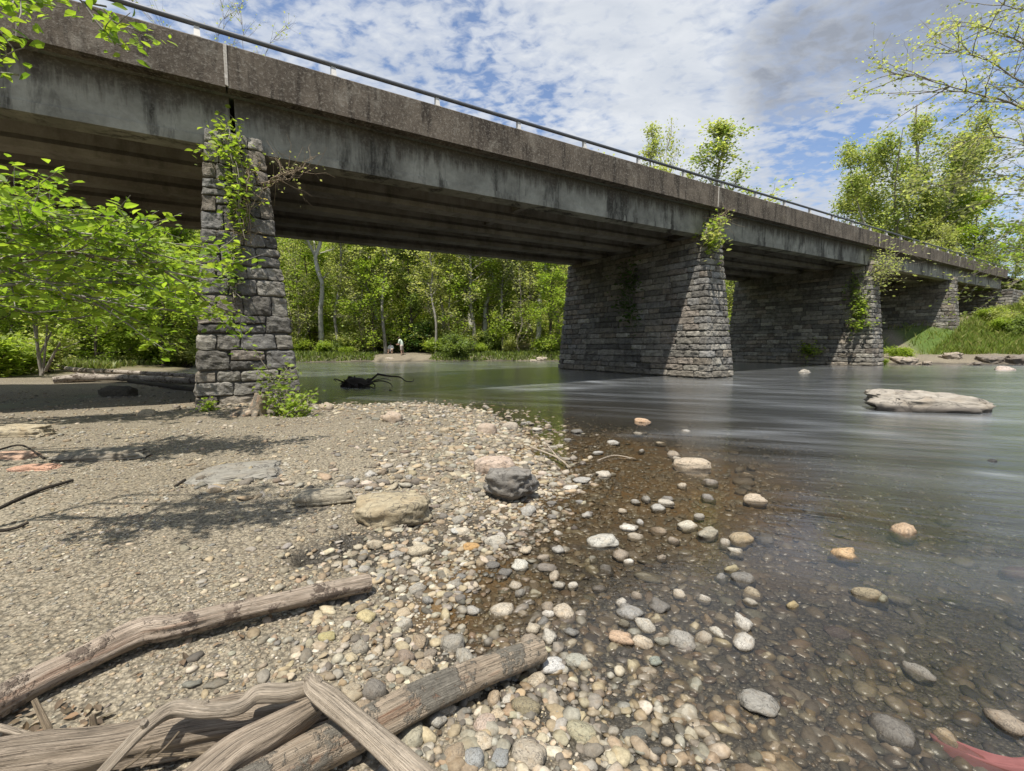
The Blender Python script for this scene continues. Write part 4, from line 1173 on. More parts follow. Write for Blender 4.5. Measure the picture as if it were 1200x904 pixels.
def bush_proto(name, seed, w, h, nleaf, lsize, pal, nstem=14, detail=False, scat=.16):
    rng = np.random.default_rng(seed); root = empty(name, (0, 0, -50)); tb = MB(); tips = []
    for i in range(nstem):
        a = rng.uniform(0, 6.28); e = rng.uniform(.5, 1.4); L = h * rng.uniform(.6, 1.1)
        d = np.array([math.cos(a) * math.cos(e) * w / h, math.sin(a) * math.cos(e) * w / h, math.sin(e)])
        P = branch(rng, (rng.normal(0, .1 * w), rng.normal(0, .1 * w), -.1), d, L, 6, 0, .15); tube(tb, P, np.linspace(.018, .005, 7) * (1 + h * .4), 4, caps=False); tips += list(P[2:])
        for _ in range(4):
            j = rng.integers(2, 6); P2 = branch(rng, P[j], d + rng.normal(0, .6, 3), L * .35, 3, 0, .2); tube(tb, P2, np.linspace(.008, .004, 4), 3, caps=False); tips += list(P2[1:])
    tb.build('stems', M['bark_brown'], root)
    C = np.array(tips); k = rng.integers(0, len(C), nleaf); P = C[k] + rng.normal(0, scat * w, (nleaf, 3)) * [1, 1, .7]
    P[:, 2] = np.maximum(P[:, 2], .02)
    lb = MB(); leaf_quads(lb, rng, P, lsize, jitter(rng, len(C), pal, .22)[k] * rng.uniform(.8, 1.2, (nleaf, 1)), .4, detail=detail); lb.build('leaves', M['leaf'], root, False)
    return root

PROTO = {
 'tall': tree_proto('riverside_tree', 1, 21, .24, .28, 4.0, 26, 6500, .20, SPRING, elev=(15, 50)),
 'airy': tree_proto('riverside_tree', 2, 19, .20, .20, 4.4, 24, 5000, .19, SPRING, elev=(5, 45)),
 'bright': tree_proto('riverside_tree', 3, 14, .15, .10, 3.8, 26, 7500, .19, BRIGHT, bark='bark_brown', elev=(0, 35)),
 'mid': tree_proto('riverside_tree', 4, 17, .22, .16, 4.4, 26, 8000, .21, MIDG, bark='bark_brown', elev=(5, 45)),
 'white': tree_proto('sycamore_tree', 5, 22, .30, .35, 4.5, 18, 5500, .18, PALE, bark='bark_white', lean=(-.16, 0), elev=(20, 60), split=((.5, 140, 55, 9), (.4, 20, 60, 9))),
 'bare': tree_proto('bare_tree', 6, 12, .11, .12, 3.2, 24, 2600, .13, PALE, bark='twig_bark', elev=(5, 50)),
 'slim': tree_proto('riverside_tree', 8, 18, .17, .35, 2.8, 18, 3400, .18, SPRING, bark='bark_grey', lean=(.03, 0), elev=(20, 55)),
 'round': tree_proto('riverside_tree', 9, 20, .40, .30, 3.6, 70, 62000, .165, MIDG + SPRING, bark='bark_grey', elev=(10, 60), split=((.12, 180, 52, 15), (.12, 0, 52, 15), (.16, 90, 60, 16), (.16, 140, 66, 17.5), (.16, 40, 66, 17.5), (.16, -90, 60, 16), (.14, 200, 62, 16.5), (.14, -25, 62, 16.5)), scat=.5),
 'poplar': tree_proto('riverside_tree', 10, 24, .22, .15, 2.6, 30, 6500, .15, SPRING + PALE, bark='bark_grey', elev=(50, 72)),
 'open': tree_proto('riverside_tree', 11, 24, .25, .2, 4.2, 26, 8500, .15, MIDG + SPRING, bark='bark_grey', elev=(35, 65)),
}
BUSH = {
 'bright': bush_proto('riverside_shrub', 21, 1.5, 1.5, 4200, .11, BRIGHT),
 'mid': bush_proto('riverside_shrub', 22, 1.8, 2.2, 5000, .12, MIDG),
 'dark': bush_proto('riverside_shrub', 23, 2.2, 2.6, 6000, .14, DARKG),
 'spring': bush_proto('riverside_shrub', 24, 1.5, 2.8, 4200, .12, SPRING, 10),
}
USED = set()
def put(kind, x, y, s=1.0, rz=None, label=None, group=None, cat='tree', lib=None, zoff=0, sx=1.0):
    lib = PROTO if lib is None else lib
    src = lib[kind]
    key = (id(lib), kind)
    if key in USED: o = copy_tree(src)
    else: o = src; USED.add(key)
    o.location = (x, y, hz(x, y) + zoff); o.scale = (s * sx, s * sx, s); o.rotation_euler = (0, 0, RNG.uniform(0, 6.28) if rz is None else rz)
    tag(o, label, cat, group); return o
KD = {'tall': 'tall grey-trunked tree with light green leaves', 'airy': 'thin-leaved spring tree with spreading grey limbs', 'bright': 'low bright yellow-green tree',
      'mid': 'deep green bushy tree', 'slim': 'slender pole-like tree with a sparse crown', 'bare': 'nearly bare twiggy tree', 'poplar': 'narrow upright tree', 'white': 'white-barked tree', 'round': 'broad round tree', 'open': 'open-crowned tree'}
def forest():
    rng = np.random.default_rng(31)
    # landmarks on the far bank
    put('white', col_at(446, 47), 47, .9, 0.1, 'white-barked sycamore leaning left with forked bare limbs on the far bank')
    put('slim', col_at(452, 44.5), 44.5, 1.0, 1, 'straight grey tree just left of the two people')
    put('slim', col_at(510, 44), 44, .8, 2, 'thin pale-stemmed tree right of the sandy landing')
    put('tall', col_at(553, 45.5), 45.5, .85, 1.2, 'stout grey double tree at the centre of the far bank')
    put('bare', col_at(610, 45), 45, .95, 0, 'bare white-twigged tree near the second pier on the far bank')
    for px, y, k, rz_, l in ((352, 45, 'bare', 1, 'bare twiggy tree beside the first pier on the far bank'), (378, 46, 'white', 2.0, 'second white-barked tree left of the leaning sycamore'), (398, 44.6, 'slim', .4, 'thin pole tree left of the leaning sycamore'),
                          (425, 45, 'bare', 2.2, 'bare twiggy tree under the leaning sycamore'), (528, 45.5, 'bare', 3.0, 'bare twiggy tree left of the stout double tree'), (590, 46, 'slim', 1.1, 'thin pole tree left of the bare white-twigged tree'), (628, 45.5, 'white', 4.0, 'white-barked tree near the second pier on the far bank')):
        put(k, col_at(px, y), y, .92, rz_, l)
    put('mid', col_at(482, 47), 47, .7, 2.4, 'dark leaning tree behind the two people')
    put('bright', col_at(575, 47), 47, .85, .4, 'yellow-green low tree left of the bare white-twigged tree')
    put('bright', col_at(645, 43), 43, .7, 1.4, 'yellow-green tree close against the second pier edge')
    kinds = ['tall', 'airy', 'bright', 'slim', 'bare', 'airy', 'bright', 'bare', 'slim', 'mid', 'white']
    spots = []
    for row, (y0, y1, n) in enumerate(((45, 49, 14), (50, 57, 14), (58, 68, 11), (69, 84, 7))):
        for i in range(n):
            px = 285 + (i + rng.uniform(.1, .9)) / n * 480
            y = rng.uniform(y0, y1); x = col_at(px, y)
            if row == 0 and 448 < px < 497: continue
            k = kinds[int(rng.integers(len(kinds)))]
            if row == 0 and k in ('tall', 'mid'): k = 'airy'
            spots.append((k, x, y, rng.uniform(.75, 1.1) * (1 + .12 * row), ['in the front row on the far bank', 'in the second row on the far bank', 'in the deep woods across the river', 'on the slope behind the far woods'][row]))
    for k, x, y, s, where in spots:
        put(k, x, y, s, None, f'{KD[k]} {where}', 'trees across the river')
    # left bank, seen past the first pier and through the leaves
    for i in range(30):
        px = rng.uniform(-60, 232); y = rng.uniform(32, 56); x = col_at(px, y)
        if x > -21: continue
        k = ['bright', 'bright', 'airy', 'mid', 'slim', 'bright'][int(rng.integers(6))]
        put(k, x, y, rng.uniform(.7, 1.05), None, f'{KD[k]} in the woods left of the first pier', 'trees left of the first pier')
    for px, y, sc in ((30, 30, .62), (75, 33, .7), (112, 29, .55), (150, 34, .75), (190, 31, .62), (222, 35, .75), (-10, 27, .6), (95, 38, .85), (175, 39, .9)):
        put('bright', min(col_at(px, y), -20.8), y, sc, None, 'low bright yellow-green tree at the edge of the left woods', 'front trees of the left woods')
    for i in range(14):                                  # beyond the third and fourth spans and along the right bank
        y = rng.uniform(60, 85); px = rng.uniform(830, 1000); k = ['airy', 'bright', 'mid', 'slim'][i % 4]
        put(k, col_at(px, y), y, rng.uniform(.8, 1.05), None, f'{KD[k]} seen past the third pier upstream', 'trees upstream of the third pier')
    # tree tops above the bridge
    put('poplar', col_at(757, 52), 52, 1.06, 0, 'narrow leafy tree top rising above the bridge rail')
    put('bare', col_at(778, 53), 53, 2.05, 2, 'bare whitish tree top beside the narrow leafy one', sx=.55)
    put('airy', col_at(795, 54), 54, 1.13, 1, 'faint grey-green tree top behind the bare one', sx=.6)
    put('open', col_at(835, 50), 50, 1.06, .5, 'dark green open tree top above the third pier span', sx=1.4)
    put('round', col_at(890, 62), 62, .80, 1.5, 'small rounded tree top just above the rail', sx=.42)
    gz = hz(col_at(1058, 66), 66); sr = (37.0 - gz) / 21.0
    put('round', col_at(1058, 66), 66, sr, .2, 'large round green tree behind the far end of the bridge', sx=1.02 / sr * 1.28)
    put('airy', col_at(1000, 72), 72, 1.0, .2, 'low pale tree left of the large round tree', sx=.9)
    put('bright', col_at(1130, 60), 60, 1.35, .9, 'yellow-green tree right of the large round tree', sx=.95)
    put('tall', col_at(1085, 62), 62, .86, 1.9, 'tall grey-stemmed tree in front of the large round tree')
    put('slim', col_at(1108, 60), 60, .85, 1.9, 'slim pole tree at the bridge end')
    for i in range(16):
        y = rng.uniform(56, 82); px = rng.uniform(1090, 1260); k = ['bright', 'airy', 'slim', 'mid'][i % 4]
        put(k, col_at(px, y), y, rng.uniform(.6, .95), None, f'{KD[k]} beyond the far right bridge end', 'trees beyond the bridge end')
forest()
def shrubs():
    rng = np.random.default_rng(33)
    for i in range(30):
        px = rng.uniform(300, 700); y = rng.uniform(50, 66)
        put(['spring', 'bright'][i % 2], col_at(px, y), y, rng.uniform(1.0, 1.9), None, ['tall spring-green', 'bright green'][i % 2] + ' shrub growing under the trees across the river', 'shrubs under the trees across the river', 'shrub', BUSH)
    for i in range(46):
        px = rng.uniform(335, 690); y = rng.uniform(43.0, 47.5); x = col_at(px, y)
        if 445 < px < 497 and y < 46.3: continue
        k = ['bright', 'mid', 'spring', 'spring', 'bright', 'spring'][int(rng.integers(6))]
        if y < 44.0: k = 'bright' if rng.random() < .6 else 'mid'
        put(k, x, y, rng.uniform(.5, 1.1), None, {'bright': 'bright green', 'mid': 'mid-green', 'dark': 'dark evergreen', 'spring': 'tall spring-green'}[k] + ' shrub along the far bank', 'shrubs along the far bank', 'shrub', BUSH)
    put('dark', col_at(492, 47), 47, 1.2, 0, 'dark evergreen shrub right behind the standing person', None, 'shrub', BUSH)
    for i in range(26):
        px = rng.uniform(-40, 235); y = rng.uniform(31, 44); x = col_at(px, y)
        if x > -22.5: x = -22.5 - rng.uniform(0, 3)
        k = ['bright', 'mid', 'spring', 'bright'][int(rng.integers(4))]
        put(k, x, y, rng.uniform(.6, 1.2), None, {'bright': 'bright green', 'mid': 'mid-green', 'spring': 'tall spring-green'}[k] + ' shrub in the woods left of the first pier', 'shrubs left of the first pier', 'shrub', BUSH)
    for px, y, s, k, l in ((20, 21, 1.1, 'bright', 'bright green bush at the left edge behind the shaded gravel'), (-15, 19, 1.3, 'bright', 'larger green bush cut by the left edge'), (52, 22.5, .9, 'spring', 'dark-footed bush beside the short pale limb')):
        put(k, col_at(px, y), y, s, None, l, None, 'shrub', BUSH)
    for px, y, s, l in ((1052, 33.2, .62, 'bright leafy bush right of the third pier foot'), (1063, 33.8, .5, 'smaller leafy bush beside the third pier bush'), (1036, 31.2, .32, 'little green tuft at the corner of the third pier')):
        put('bright', col_at(px, y), y, s, None, l, None, 'shrub', BUSH)
    for i in range(14):
        px = rng.uniform(1150, 1260); y = rng.uniform(36, 46)
        put(['spring', 'mid', 'bright'][i % 3], col_at(px, y), y, rng.uniform(.5, .9), None, ['tall spring-green', 'mid-green', 'bright green'][i % 3] + ' shrub on the grassy right bank', 'shrubs on the right bank', 'shrub', BUSH)
shrubs()
# far wooded slope: reads as one mass
def far_woods():
    rng = np.random.default_rng(55); mb = MB(); n = 120000
    a = np.radians(rng.uniform(-75, 36, n)); r = rng.uniform(68, 112, n); x = r * np.sin(a); y = r * np.cos(a)
    g = height(x, y)
    top = 12 + 6 * fbm(P3(x * .12, y * .12), 2, 3)
    z = np.minimum(g, 14) + rng.random(n) ** .8 * top
    leaf_quads(mb, rng, np.c_[x, y, z], .5, jitter(rng, n, SPRING, .3) * 1.15, .0)
    tag(mb.build('far_woods', M['leaf'], None, False), 'distant spring woods on the slope beyond the river', 'woods', kind='stuff')
far_woods()

# grass and low plants
def blades():
    def field(name, n, fx, h0, h1, pal, label, wid=.02):
        rng = np.random.default_rng(len(name)); x, y = fx(rng, n); z = height(x, y); n = len(x)
        h = rng.uniform(h0, h1, n); a = rng.uniform(0, 6.28, n); w = wid * rng.uniform(.6, 1.4, n); ln = rng.normal(0, .35, (n, 2)) * h[:, None]
        dx, dy = np.cos(a) * w, np.sin(a) * w
        V = np.stack([np.c_[x - dx, y - dy, z - .02], np.c_[x + dx, y + dy, z - .02], np.c_[x + dx * .6 + ln[:, 0] * .4, y + dy * .6 + ln[:, 1] * .4, z + h * .6], np.c_[x + ln[:, 0], y + ln[:, 1], z + h]], 1)
        mb = MB(); F = np.arange(n)[:, None] * 4 + np.array([0, 1, 2, 3])[None]
        mb.add(V.reshape(-1, 3), F, np.repeat(jitter(rng, n, pal, .3), 4, 0))
        tag(mb.build(name, M['grass_blade'], None, False), label, 'grass', kind='stuff')
    def right(rng, n):
        x = rng.uniform(27, 62, n); y = rng.uniform(32, 52, n); d = shore_d(x, y)
        pth = np.abs((x - 31.2) - .45 * (y - 34)) < .75
        u, v = uv(x, y)
        k = (d > 4.2 + fbm(P3(x, y), 3, 2)) & (d < 17) & ~pth & ((v < -.3) | (rng.random(n) < .1)); return x[k], y[k]
    field('bank_grass', 60000, right, .18, .6, BRIGHT + [(.2, .2, .06)], 'long bright grass covering the slope of the right bank', .03)
    def farb(rng, n):
        t = rng.random(n); x = rng.uniform(-30, 9, n); y = rng.uniform(40, 49, n); d = shore_d(x, y)
        L = (col_at(476, 43.5), 42.5); k = (d > .15) & (d < 6) & (rng.random(n) < np.exp(-d / 2.5)) & (((x - L[0]) / 2.9) ** 2 + ((y - L[1] - 1) / 4) ** 2 > 1); return x[k], y[k]
    field('far_bank_grass', 60000, farb, .1, .4, MIDG + BRIGHT, 'ragged green growth fringing the far bank', .06)
    def lefb(rng, n):
        x = rng.uniform(-52, -22, n); y = rng.uniform(24, 46, n); d = shore_d(x, y); k = (d > .3) & (x < -24 + fbm(P3(x * .5, y * .5), 5, 2) * 2); return x[k], y[k]
    field('woodland_undergrowth', 60000, lefb, .15, .45, BRIGHT + SPRING, 'low bright ground cover under the trees left of the first pier', .06)
blades()

# ------------------------------------------------------------------ creepers and plants on the piers
def creeper(label, pts, nleaf, lsize, pal, group, scat=.12, stems=3, name='creeper', leafb=True, twig='twig_bark'):
    rng = np.random.default_rng(abs(hash(label)) % 1000 if False else len(label) * 7)
    O = np.array(pts[0], float); root = empty(name, tuple(O)); tag(root, label, 'plant', group)
    P = smooth_path(np.array(pts) - O, 20); tb = MB(); tips = []
    for s in range(stems):
        Q = P + np.cumsum(rng.normal(0, scat * .12, P.shape), 0); tube(tb, Q, np.linspace(.016, .005, 20), 5, caps=False); tips += list(Q)
        for _ in range(7):
            k = rng.integers(2, 19); d = rng.normal(0, 1, 3); d[2] += .2
            B = branch(rng, Q[k], d, scat * rng.uniform(1.2, 3.2), 4, -.1, .25); tube(tb, B, np.linspace(.008, .003, 5), 4, caps=False); tips += list(B[1:])
    tb.build('stem', M[twig], root)
    C = np.array(tips); k = rng.integers(0, len(C), nleaf); X = C[k] + rng.normal(0, scat * .45, (nleaf, 3))
    lb = MB(); leaf_quads(lb, rng, X, lsize, jitter(rng, len(C), pal, .2)[k], .3, detail=lsize > .05); lb.build('leaves', M['leaf'], root, False)
    return root
g = 'plants growing on the piers'
def pf(k, du, z, out=.12):     # point just off the front face of pier k
    H = ZG + SL * k * SPAN; t = z / H; return br(k * SPAN + du, VPB + (VPT - VPB) * t - out, z)
creeper('leafy green creeper at the top of the first pier', [pf(0, .0, 4.2, .1), pf(0, .03, 4.9, .14), pf(0, .05, 5.5, .18), pf(0, -.02, 6.0, .14), pf(0, -.02, 6.5, .05)], 520, .085, BRIGHT, g, .24, 5)
creeper('sprig of green leaves in a joint halfway up the first pier', [pf(0, -.22, 3.2, .05), pf(0, -.2, 3.4, .12), pf(0, -.15, 3.55, .1), pf(0, -.1, 3.75, .1)], 130, .075, BRIGHT, g, .12, 3)
creeper('trail of small leaves below the creeper on the first pier', [pf(0, -.2, 2.6, .05), pf(0, -.14, 2.9, .1), pf(0, -.1, 3.2, .08)], 60, .07, MIDG, g, .1, 2)
creeper('brown dry vine hanging from the creeper on the first pier', [pf(0, .25, 5.6, .12), pf(0, .2, 5.0, .14), pf(0, .1, 4.4, .12), pf(0, 0, 3.9, .1)], 60, .05, [(.2, .16, .07)], g, .2, 7, twig='dry_twig')
creeper('dry twiggy spray leaning right from the top of the first pier', [pf(0, .5, 5.2, .1), pf(0, .9, 5.35, .25), pf(0, 1.25, 5.5, .3), pf(0, 1.55, 5.75, .3)], 60, .045, PALE, g, .3, 5, twig='dry_twig')
q0 = on_ground(322, 488)
creeper('tall leafy weed at the right foot of the first pier', [q0, q0 + [.02, .05, .3], q0 + [.05, .1, .6], q0 + [.02, .1, .8]], 330, .065, MIDG + BRIGHT, 'plants at the foot of the first pier', .2, 5, name='weed')
q1 = on_ground(335, 488)
creeper('low grassy clump right of the tall weed', [q1, q1 + [.1, 0, .08], q1 + [.25, 0, .1], q1 + [.4, .02, .06]], 420, .06, BRIGHT, 'plants at the foot of the first pier', .16, 5, name='weed')
q2 = on_ground(243, 482)
creeper('little green tuft at the left foot of the first pier', [q2, q2 + [.05, 0, .1], q2 + [.0, 0, .17]], 120, .055, BRIGHT, 'plants at the foot of the first pier', .08, 4, name='weed')
creeper('bright green shrub sprouting from the top of the second pier', [pf(1, -.45, 5.7, .0), pf(1, -.6, 5.95, .2), pf(1, -.7, 6.3, .25), pf(1, -.5, 6.75, .25)], 420, .12, BRIGHT + SPRING, g, .32, 5)
creeper('dry spiky stalks above the second pier cap', [pf(1, -.1, 6.5, .1), pf(1, .0, 7.0, .2), pf(1, .3, 7.3, .3)], 20, .05, PALE, g, .4, 5, twig='dry_twig')
def pw(k, v, z, out=.12):      # point just off the left wall of pier k
    H = ZG + SL * k * SPAN; t = z / H; a = A1 + (AT - A1) * t; return br(k * SPAN - a - out, v, z)
creeper('pale budding shrub spilling over the top of the third pier', [pf(2, -.3, 5.6, .1), pf(2, -.2, 6.2, .3), pf(2, .1, 6.7, .4), pf(2, .7, 7.0, .5)], 900, .10, PALE, g, .75, 9, twig='twig_bark')
creeper('green ivy clump hanging on the left wall of the third pier', [pw(2, .5, 4.6), pw(2, .55, 3.8), pw(2, .5, 3.0), pw(2, .6, 2.4)], 520, .14, MIDG + BRIGHT, g, .32, 6)
creeper('dark ivy trail high on the left wall of the third pier', [pw(2, .9, 6.0), pw(2, .95, 5.4), pw(2, .8, 4.8), pw(2, .6, 4.4)], 320, .13, MIDG, g, .38, 6)
creeper('low green tuft on the footing of the third pier wall', [pw(2, 4.0, .95), pw(2, 3.4, 1.1), pw(2, 2.8, .95)], 380, .13, BRIGHT, g, .32, 6)
creeper('dark ivy hanging under the beams on the second pier wall', [pw(1, 4.2, 5.6), pw(1, 4.4, 4.6), pw(1, 4.3, 3.6), pw(1, 4.0, 2.4)], 700, .12, DARKG, g, .5, 7)

# ------------------------------------------------------------------ sapling with blurred leaves at the left, near the camera
def limb_tree(name, label, base, trunk_pts, limbs, bark, lsize, pal, per_m, scat, sub=(6, .35), detail=True, rt=.06, up=.35, seed=1, cat='tree', droop=.1, subdown=0.0):
    rng = np.random.default_rng(seed); O = np.array(base, float); root = empty(name, tuple(O)); tag(root, label, cat)
    tb = MB(); P = smooth_path(np.array(trunk_pts) - O, 16); tube(tb, P, np.linspace(rt, rt * .35, 16), 8, rough=.1)
    segs = []
    for L in limbs:
        pts, r = L; Q = smooth_path(np.array(pts) - O, 16); tube(tb, Q, np.linspace(r, .005, 16), 6, rough=.1, caps=False)
        ln = np.linalg.norm(np.diff(Q, axis=0), axis=1).sum(); segs.append(Q[5:])
        for i in range(int(sub[0] * ln)):
            k = rng.integers(4, 15); d = Q[k + 1 if k < 15 else 15] - Q[k - 1]; d = d / np.linalg.norm(d) + rng.normal(0, .6, 3) * [1, 1, .6] + [0, 0, -subdown]
            B = branch(rng, Q[k], d, ln * sub[1] * rng.uniform(.5, 1.1), 6, -.1 + .05, .12); tube(tb, B, np.linspace(r * .3 + .002, .003, 7), 4, caps=False); segs.append(B)
            for _ in range(3):
                j = rng.integers(2, 6); B2 = branch(rng, B[j], d + rng.normal(0, .7, 3), ln * sub[1] * .4, 4, 0, .16); tube(tb, B2, np.linspace(.004, .002, 5), 3, caps=False); segs.append(B2)
    tb.build('trunk', M[bark], root)
    C = []
    for S in segs:
        ln = np.linalg.norm(np.diff(S, axis=0), axis=1).sum(); n = max(1, int(per_m * ln)); t = rng.uniform(.15, 1, n) * (len(S) - 1); i = np.minimum(t.astype(int), len(S) - 2)
        C.append(S[i] + (S[i + 1] - S[i]) * (t - i)[:, None])
    C = np.concatenate(C); C = C + rng.normal(0, scat, C.shape)
    lb = MB(); leaf_quads(lb, rng, C, lsize, jitter(rng, len(C), pal, .22), up, detail=detail, droop=droop); lb.build('crown', M['leaf'], root, False)
    return root
D = at_depth
def sapling(label, dep, px0, limbs, leafsize, seed, per_m=34.0):
    """limbs: lists of (px, py, depth factor) the tips reach to"""
    x0 = col_at(px0, dep); g = hz(x0, dep); top = max(at_depth(0, min(p[1] for l in limbs for p in l), dep)[2], 2.4)
    tp = [(x0, dep, g - .1), (x0 + .04 * dep, dep, g + (top - g) * .4), (x0 + .06 * dep, dep, g + (top - g) * .75), (x0 + .1 * dep, dep, top)]
    out = []
    for l in limbs:
        P = [at_depth(px, py, dep * f) for px, py, f in l]
        root = np.array([x0 + .05 * dep, dep, max(P[0][2] - .12 * dep, g + .4)]); out.append(([root] + P, .0062 * dep))
    limb_tree('leafy_sapling', label, (x0, dep, g), tp, out, 'bark_grey', leafsize,
              [(.07, .11, .014), (.095, .142, .016), (.12, .172, .02), (.14, .188, .024), (.15, .195, .026)], per_m * 2.7 / dep, .0125 * dep, (17.5 / dep, .30), seed=seed, rt=.013 * dep)
sapling('leafy bright green sapling reaching in from the left, nearest to the camera', 2.7, -190,
        [[(20, 300, 1.0), (130, 305, 1.04), (248, 330, 1.08)], [(10, 265, .96), (90, 275, 1.0), (190, 300, 1.04)],
         [(-70, 100, .96), (-25, 85, .96), (22, 88, .98)], [(60, -8, 1.0), (95, 2, 1.02), (125, 8, 1.04)], [(-40, 225, .9), (-15, 215, .9), (10, 212, .9)]], .038, 4, 38)
sapling('leafy sapling behind the nearest one, between it and the first pier', 4.6, -170,
        [[(0, 335, .95), (80, 345, 1.0), (170, 362, 1.05)], [(0, 285, 1.0), (70, 292, 1.04), (155, 318, 1.08)], [(-40, 260, .95), (20, 245, .98), (75, 262, 1.0)],
         [(0, 318, 1.0), (80, 328, 1.05), (175, 335, 1.1), (232, 345, 1.1)], [(-10, 240, 1.0), (60, 262, 1.04), (140, 290, 1.1)]], .060, 5, 48)
sapling('farthest of the leafy saplings at the left, its leaves low over the shaded gravel', 7.2, -150,
        [[(-10, 318, 1.0), (60, 330, 1.04), (140, 345, 1.08), (205, 345, 1.1)], [(-20, 360, .95), (40, 368, 1.0), (100, 378, 1.05)], [(-10, 290, 1.0), (60, 300, 1.04), (150, 312, 1.1)],
         [(-20, 262, 1.0), (60, 275, 1.05), (120, 285, 1.1)], [(0, 345, 1.0), (90, 352, 1.04), (190, 366, 1.08)]], .088, 6, 48)
limb_tree('small_tree', 'small many-stemmed tree standing behind the sapling leaves', tuple(np.array([col_at(45, 19), 19, hz(col_at(45, 19), 19)])),
          [(col_at(45, 19), 19, .3), (col_at(44, 19), 19, 2), (col_at(46, 19), 19.1, 4)],
          [([(col_at(45, 19), 19, .5), D(38, 370, 19), D(34, 330, 19), D(20, 290, 19.3)], .05), ([(col_at(47, 19), 19, .4), D(56, 370, 19), D(52, 330, 19), D(70, 295, 19)], .05),
           ([(col_at(50, 19), 19, .5), D(75, 395, 18.6), D(92, 380, 18.5), D(100, 350, 18.4)], .07), ([(col_at(45, 19), 19, 1.2), D(90, 340, 19.5), D(130, 320, 20), D(160, 310, 20)], .04)],
          'bark_grey', .12, BRIGHT, 12, .16, (4, .4), seed=9, rt=.07, detail=False)

# ------------------------------------------------------------------ overhanging tree at the right
limb_tree('overhanging_tree', 'sparse budding tree reaching in from the right above the river bank',
          (23.5, 15.5, hz(23.5, 15.5) - .3), [(23.5, 15.5, -1), (22.6, 15.6, 4), (21.8, 15.7, 8), (21, 15.8, 14)],
          [([(22.0, 15.7, 7), D(1200, 128, 15.5), D(1150, 112, 15), D(1090, 95, 14.6), D(1048, 82, 14.4)], .06),
           ([(21.6, 15.7, 9), D(1215, 60, 15.3), D(1150, 30, 15), D(1110, 25, 14.8)], .05),
           ([(21.4, 15.7, 9), D(1215, 105, 15), D(1160, 72, 15), D(1120, 60, 14.8), D(1085, 42, 14.8)], .045),
           ([(21.2, 15.7, 10), D(1220, 20, 15), D(1180, 8, 15), D(1150, -15, 15)], .045),
           ([(22.2, 15.7, 6.5), D(1215, 172, 15), D(1160, 160, 15), D(1115, 172, 14.8)], .035)],
          'twig_bark', .065, PALE + SPRING, 9.0, .06, (3.0, .22), seed=14, rt=.28, detail=False)
limb_tree('leaning_tree', 'leafy yellow-green tree leaning in at the right edge over the bank',
          (25.5, 17.5, hz(25.5, 17.5) - .3), [(25.5, 17.5, -1), (24.5, 17.5, 3), (23.5, 17.5, 6.5), (22.5, 17.5, 10)],
          [([(24, 17.5, 5), D(1205, 212, 17), D(1150, 212, 16.6), D(1085, 220, 16.4)], .035),
           ([(24.2, 17.5, 4.6), D(1205, 232, 17), D(1160, 236, 16.8), D(1120, 248, 16.6)], .03),
           ([(24.6, 17.5, 3.6), D(1210, 292, 17), D(1170, 306, 17), D(1130, 330, 17)], .035),
           ([(24.7, 17.5, 3.2), D(1210, 325, 17), D(1180, 342, 17), D(1150, 352, 17)], .03),
           ([(24.4, 17.5, 4.2), D(1205, 262, 17), D(1180, 276, 17), D(1160, 290, 17)], .03),
           ([(24, 17.5, 5.2), D(1215, 190, 17), D(1190, 182, 17), D(1165, 196, 17)], .03)],
          'twig_bark', .10, SPRING + PALE, 5.5, .08, (2.2, .24), seed=15, rt=.2, detail=False)
# bare twig tips showing over the rail at the upper left
limb_tree('bare_roadside_tree', 'bare twiggy branches with tiny buds showing over the rail', tuple(br(1.5, 14, 7.2)),
          [br(1.5, 14, 7), br(1.45, 14, 8.5), br(1.4, 14, 10), br(1.4, 14, 11.6)],
          [([br(1.4, 14, 11.4), D(255, 60, 23.5), D(263, 30, 23.5), D(258, -5, 23.5)], .03), ([br(1.4, 14, 11), D(285, 60, 23.5), D(285, 35, 23.5), D(275, 5, 23.5)], .025),
           ([br(1.4, 14, 11), D(310, 70, 23.5), D(322, 45, 23.5), D(336, 32, 23.5)], .025), ([br(1.4, 14, 11.5), D(180, 25, 22.5), D(160, 8, 22.5), D(150, -10, 22.5)], .03)],
          'twig_bark', .07, PALE + SPRING, 2.0, .05, (3, .2), seed=19, rt=.09, detail=False)

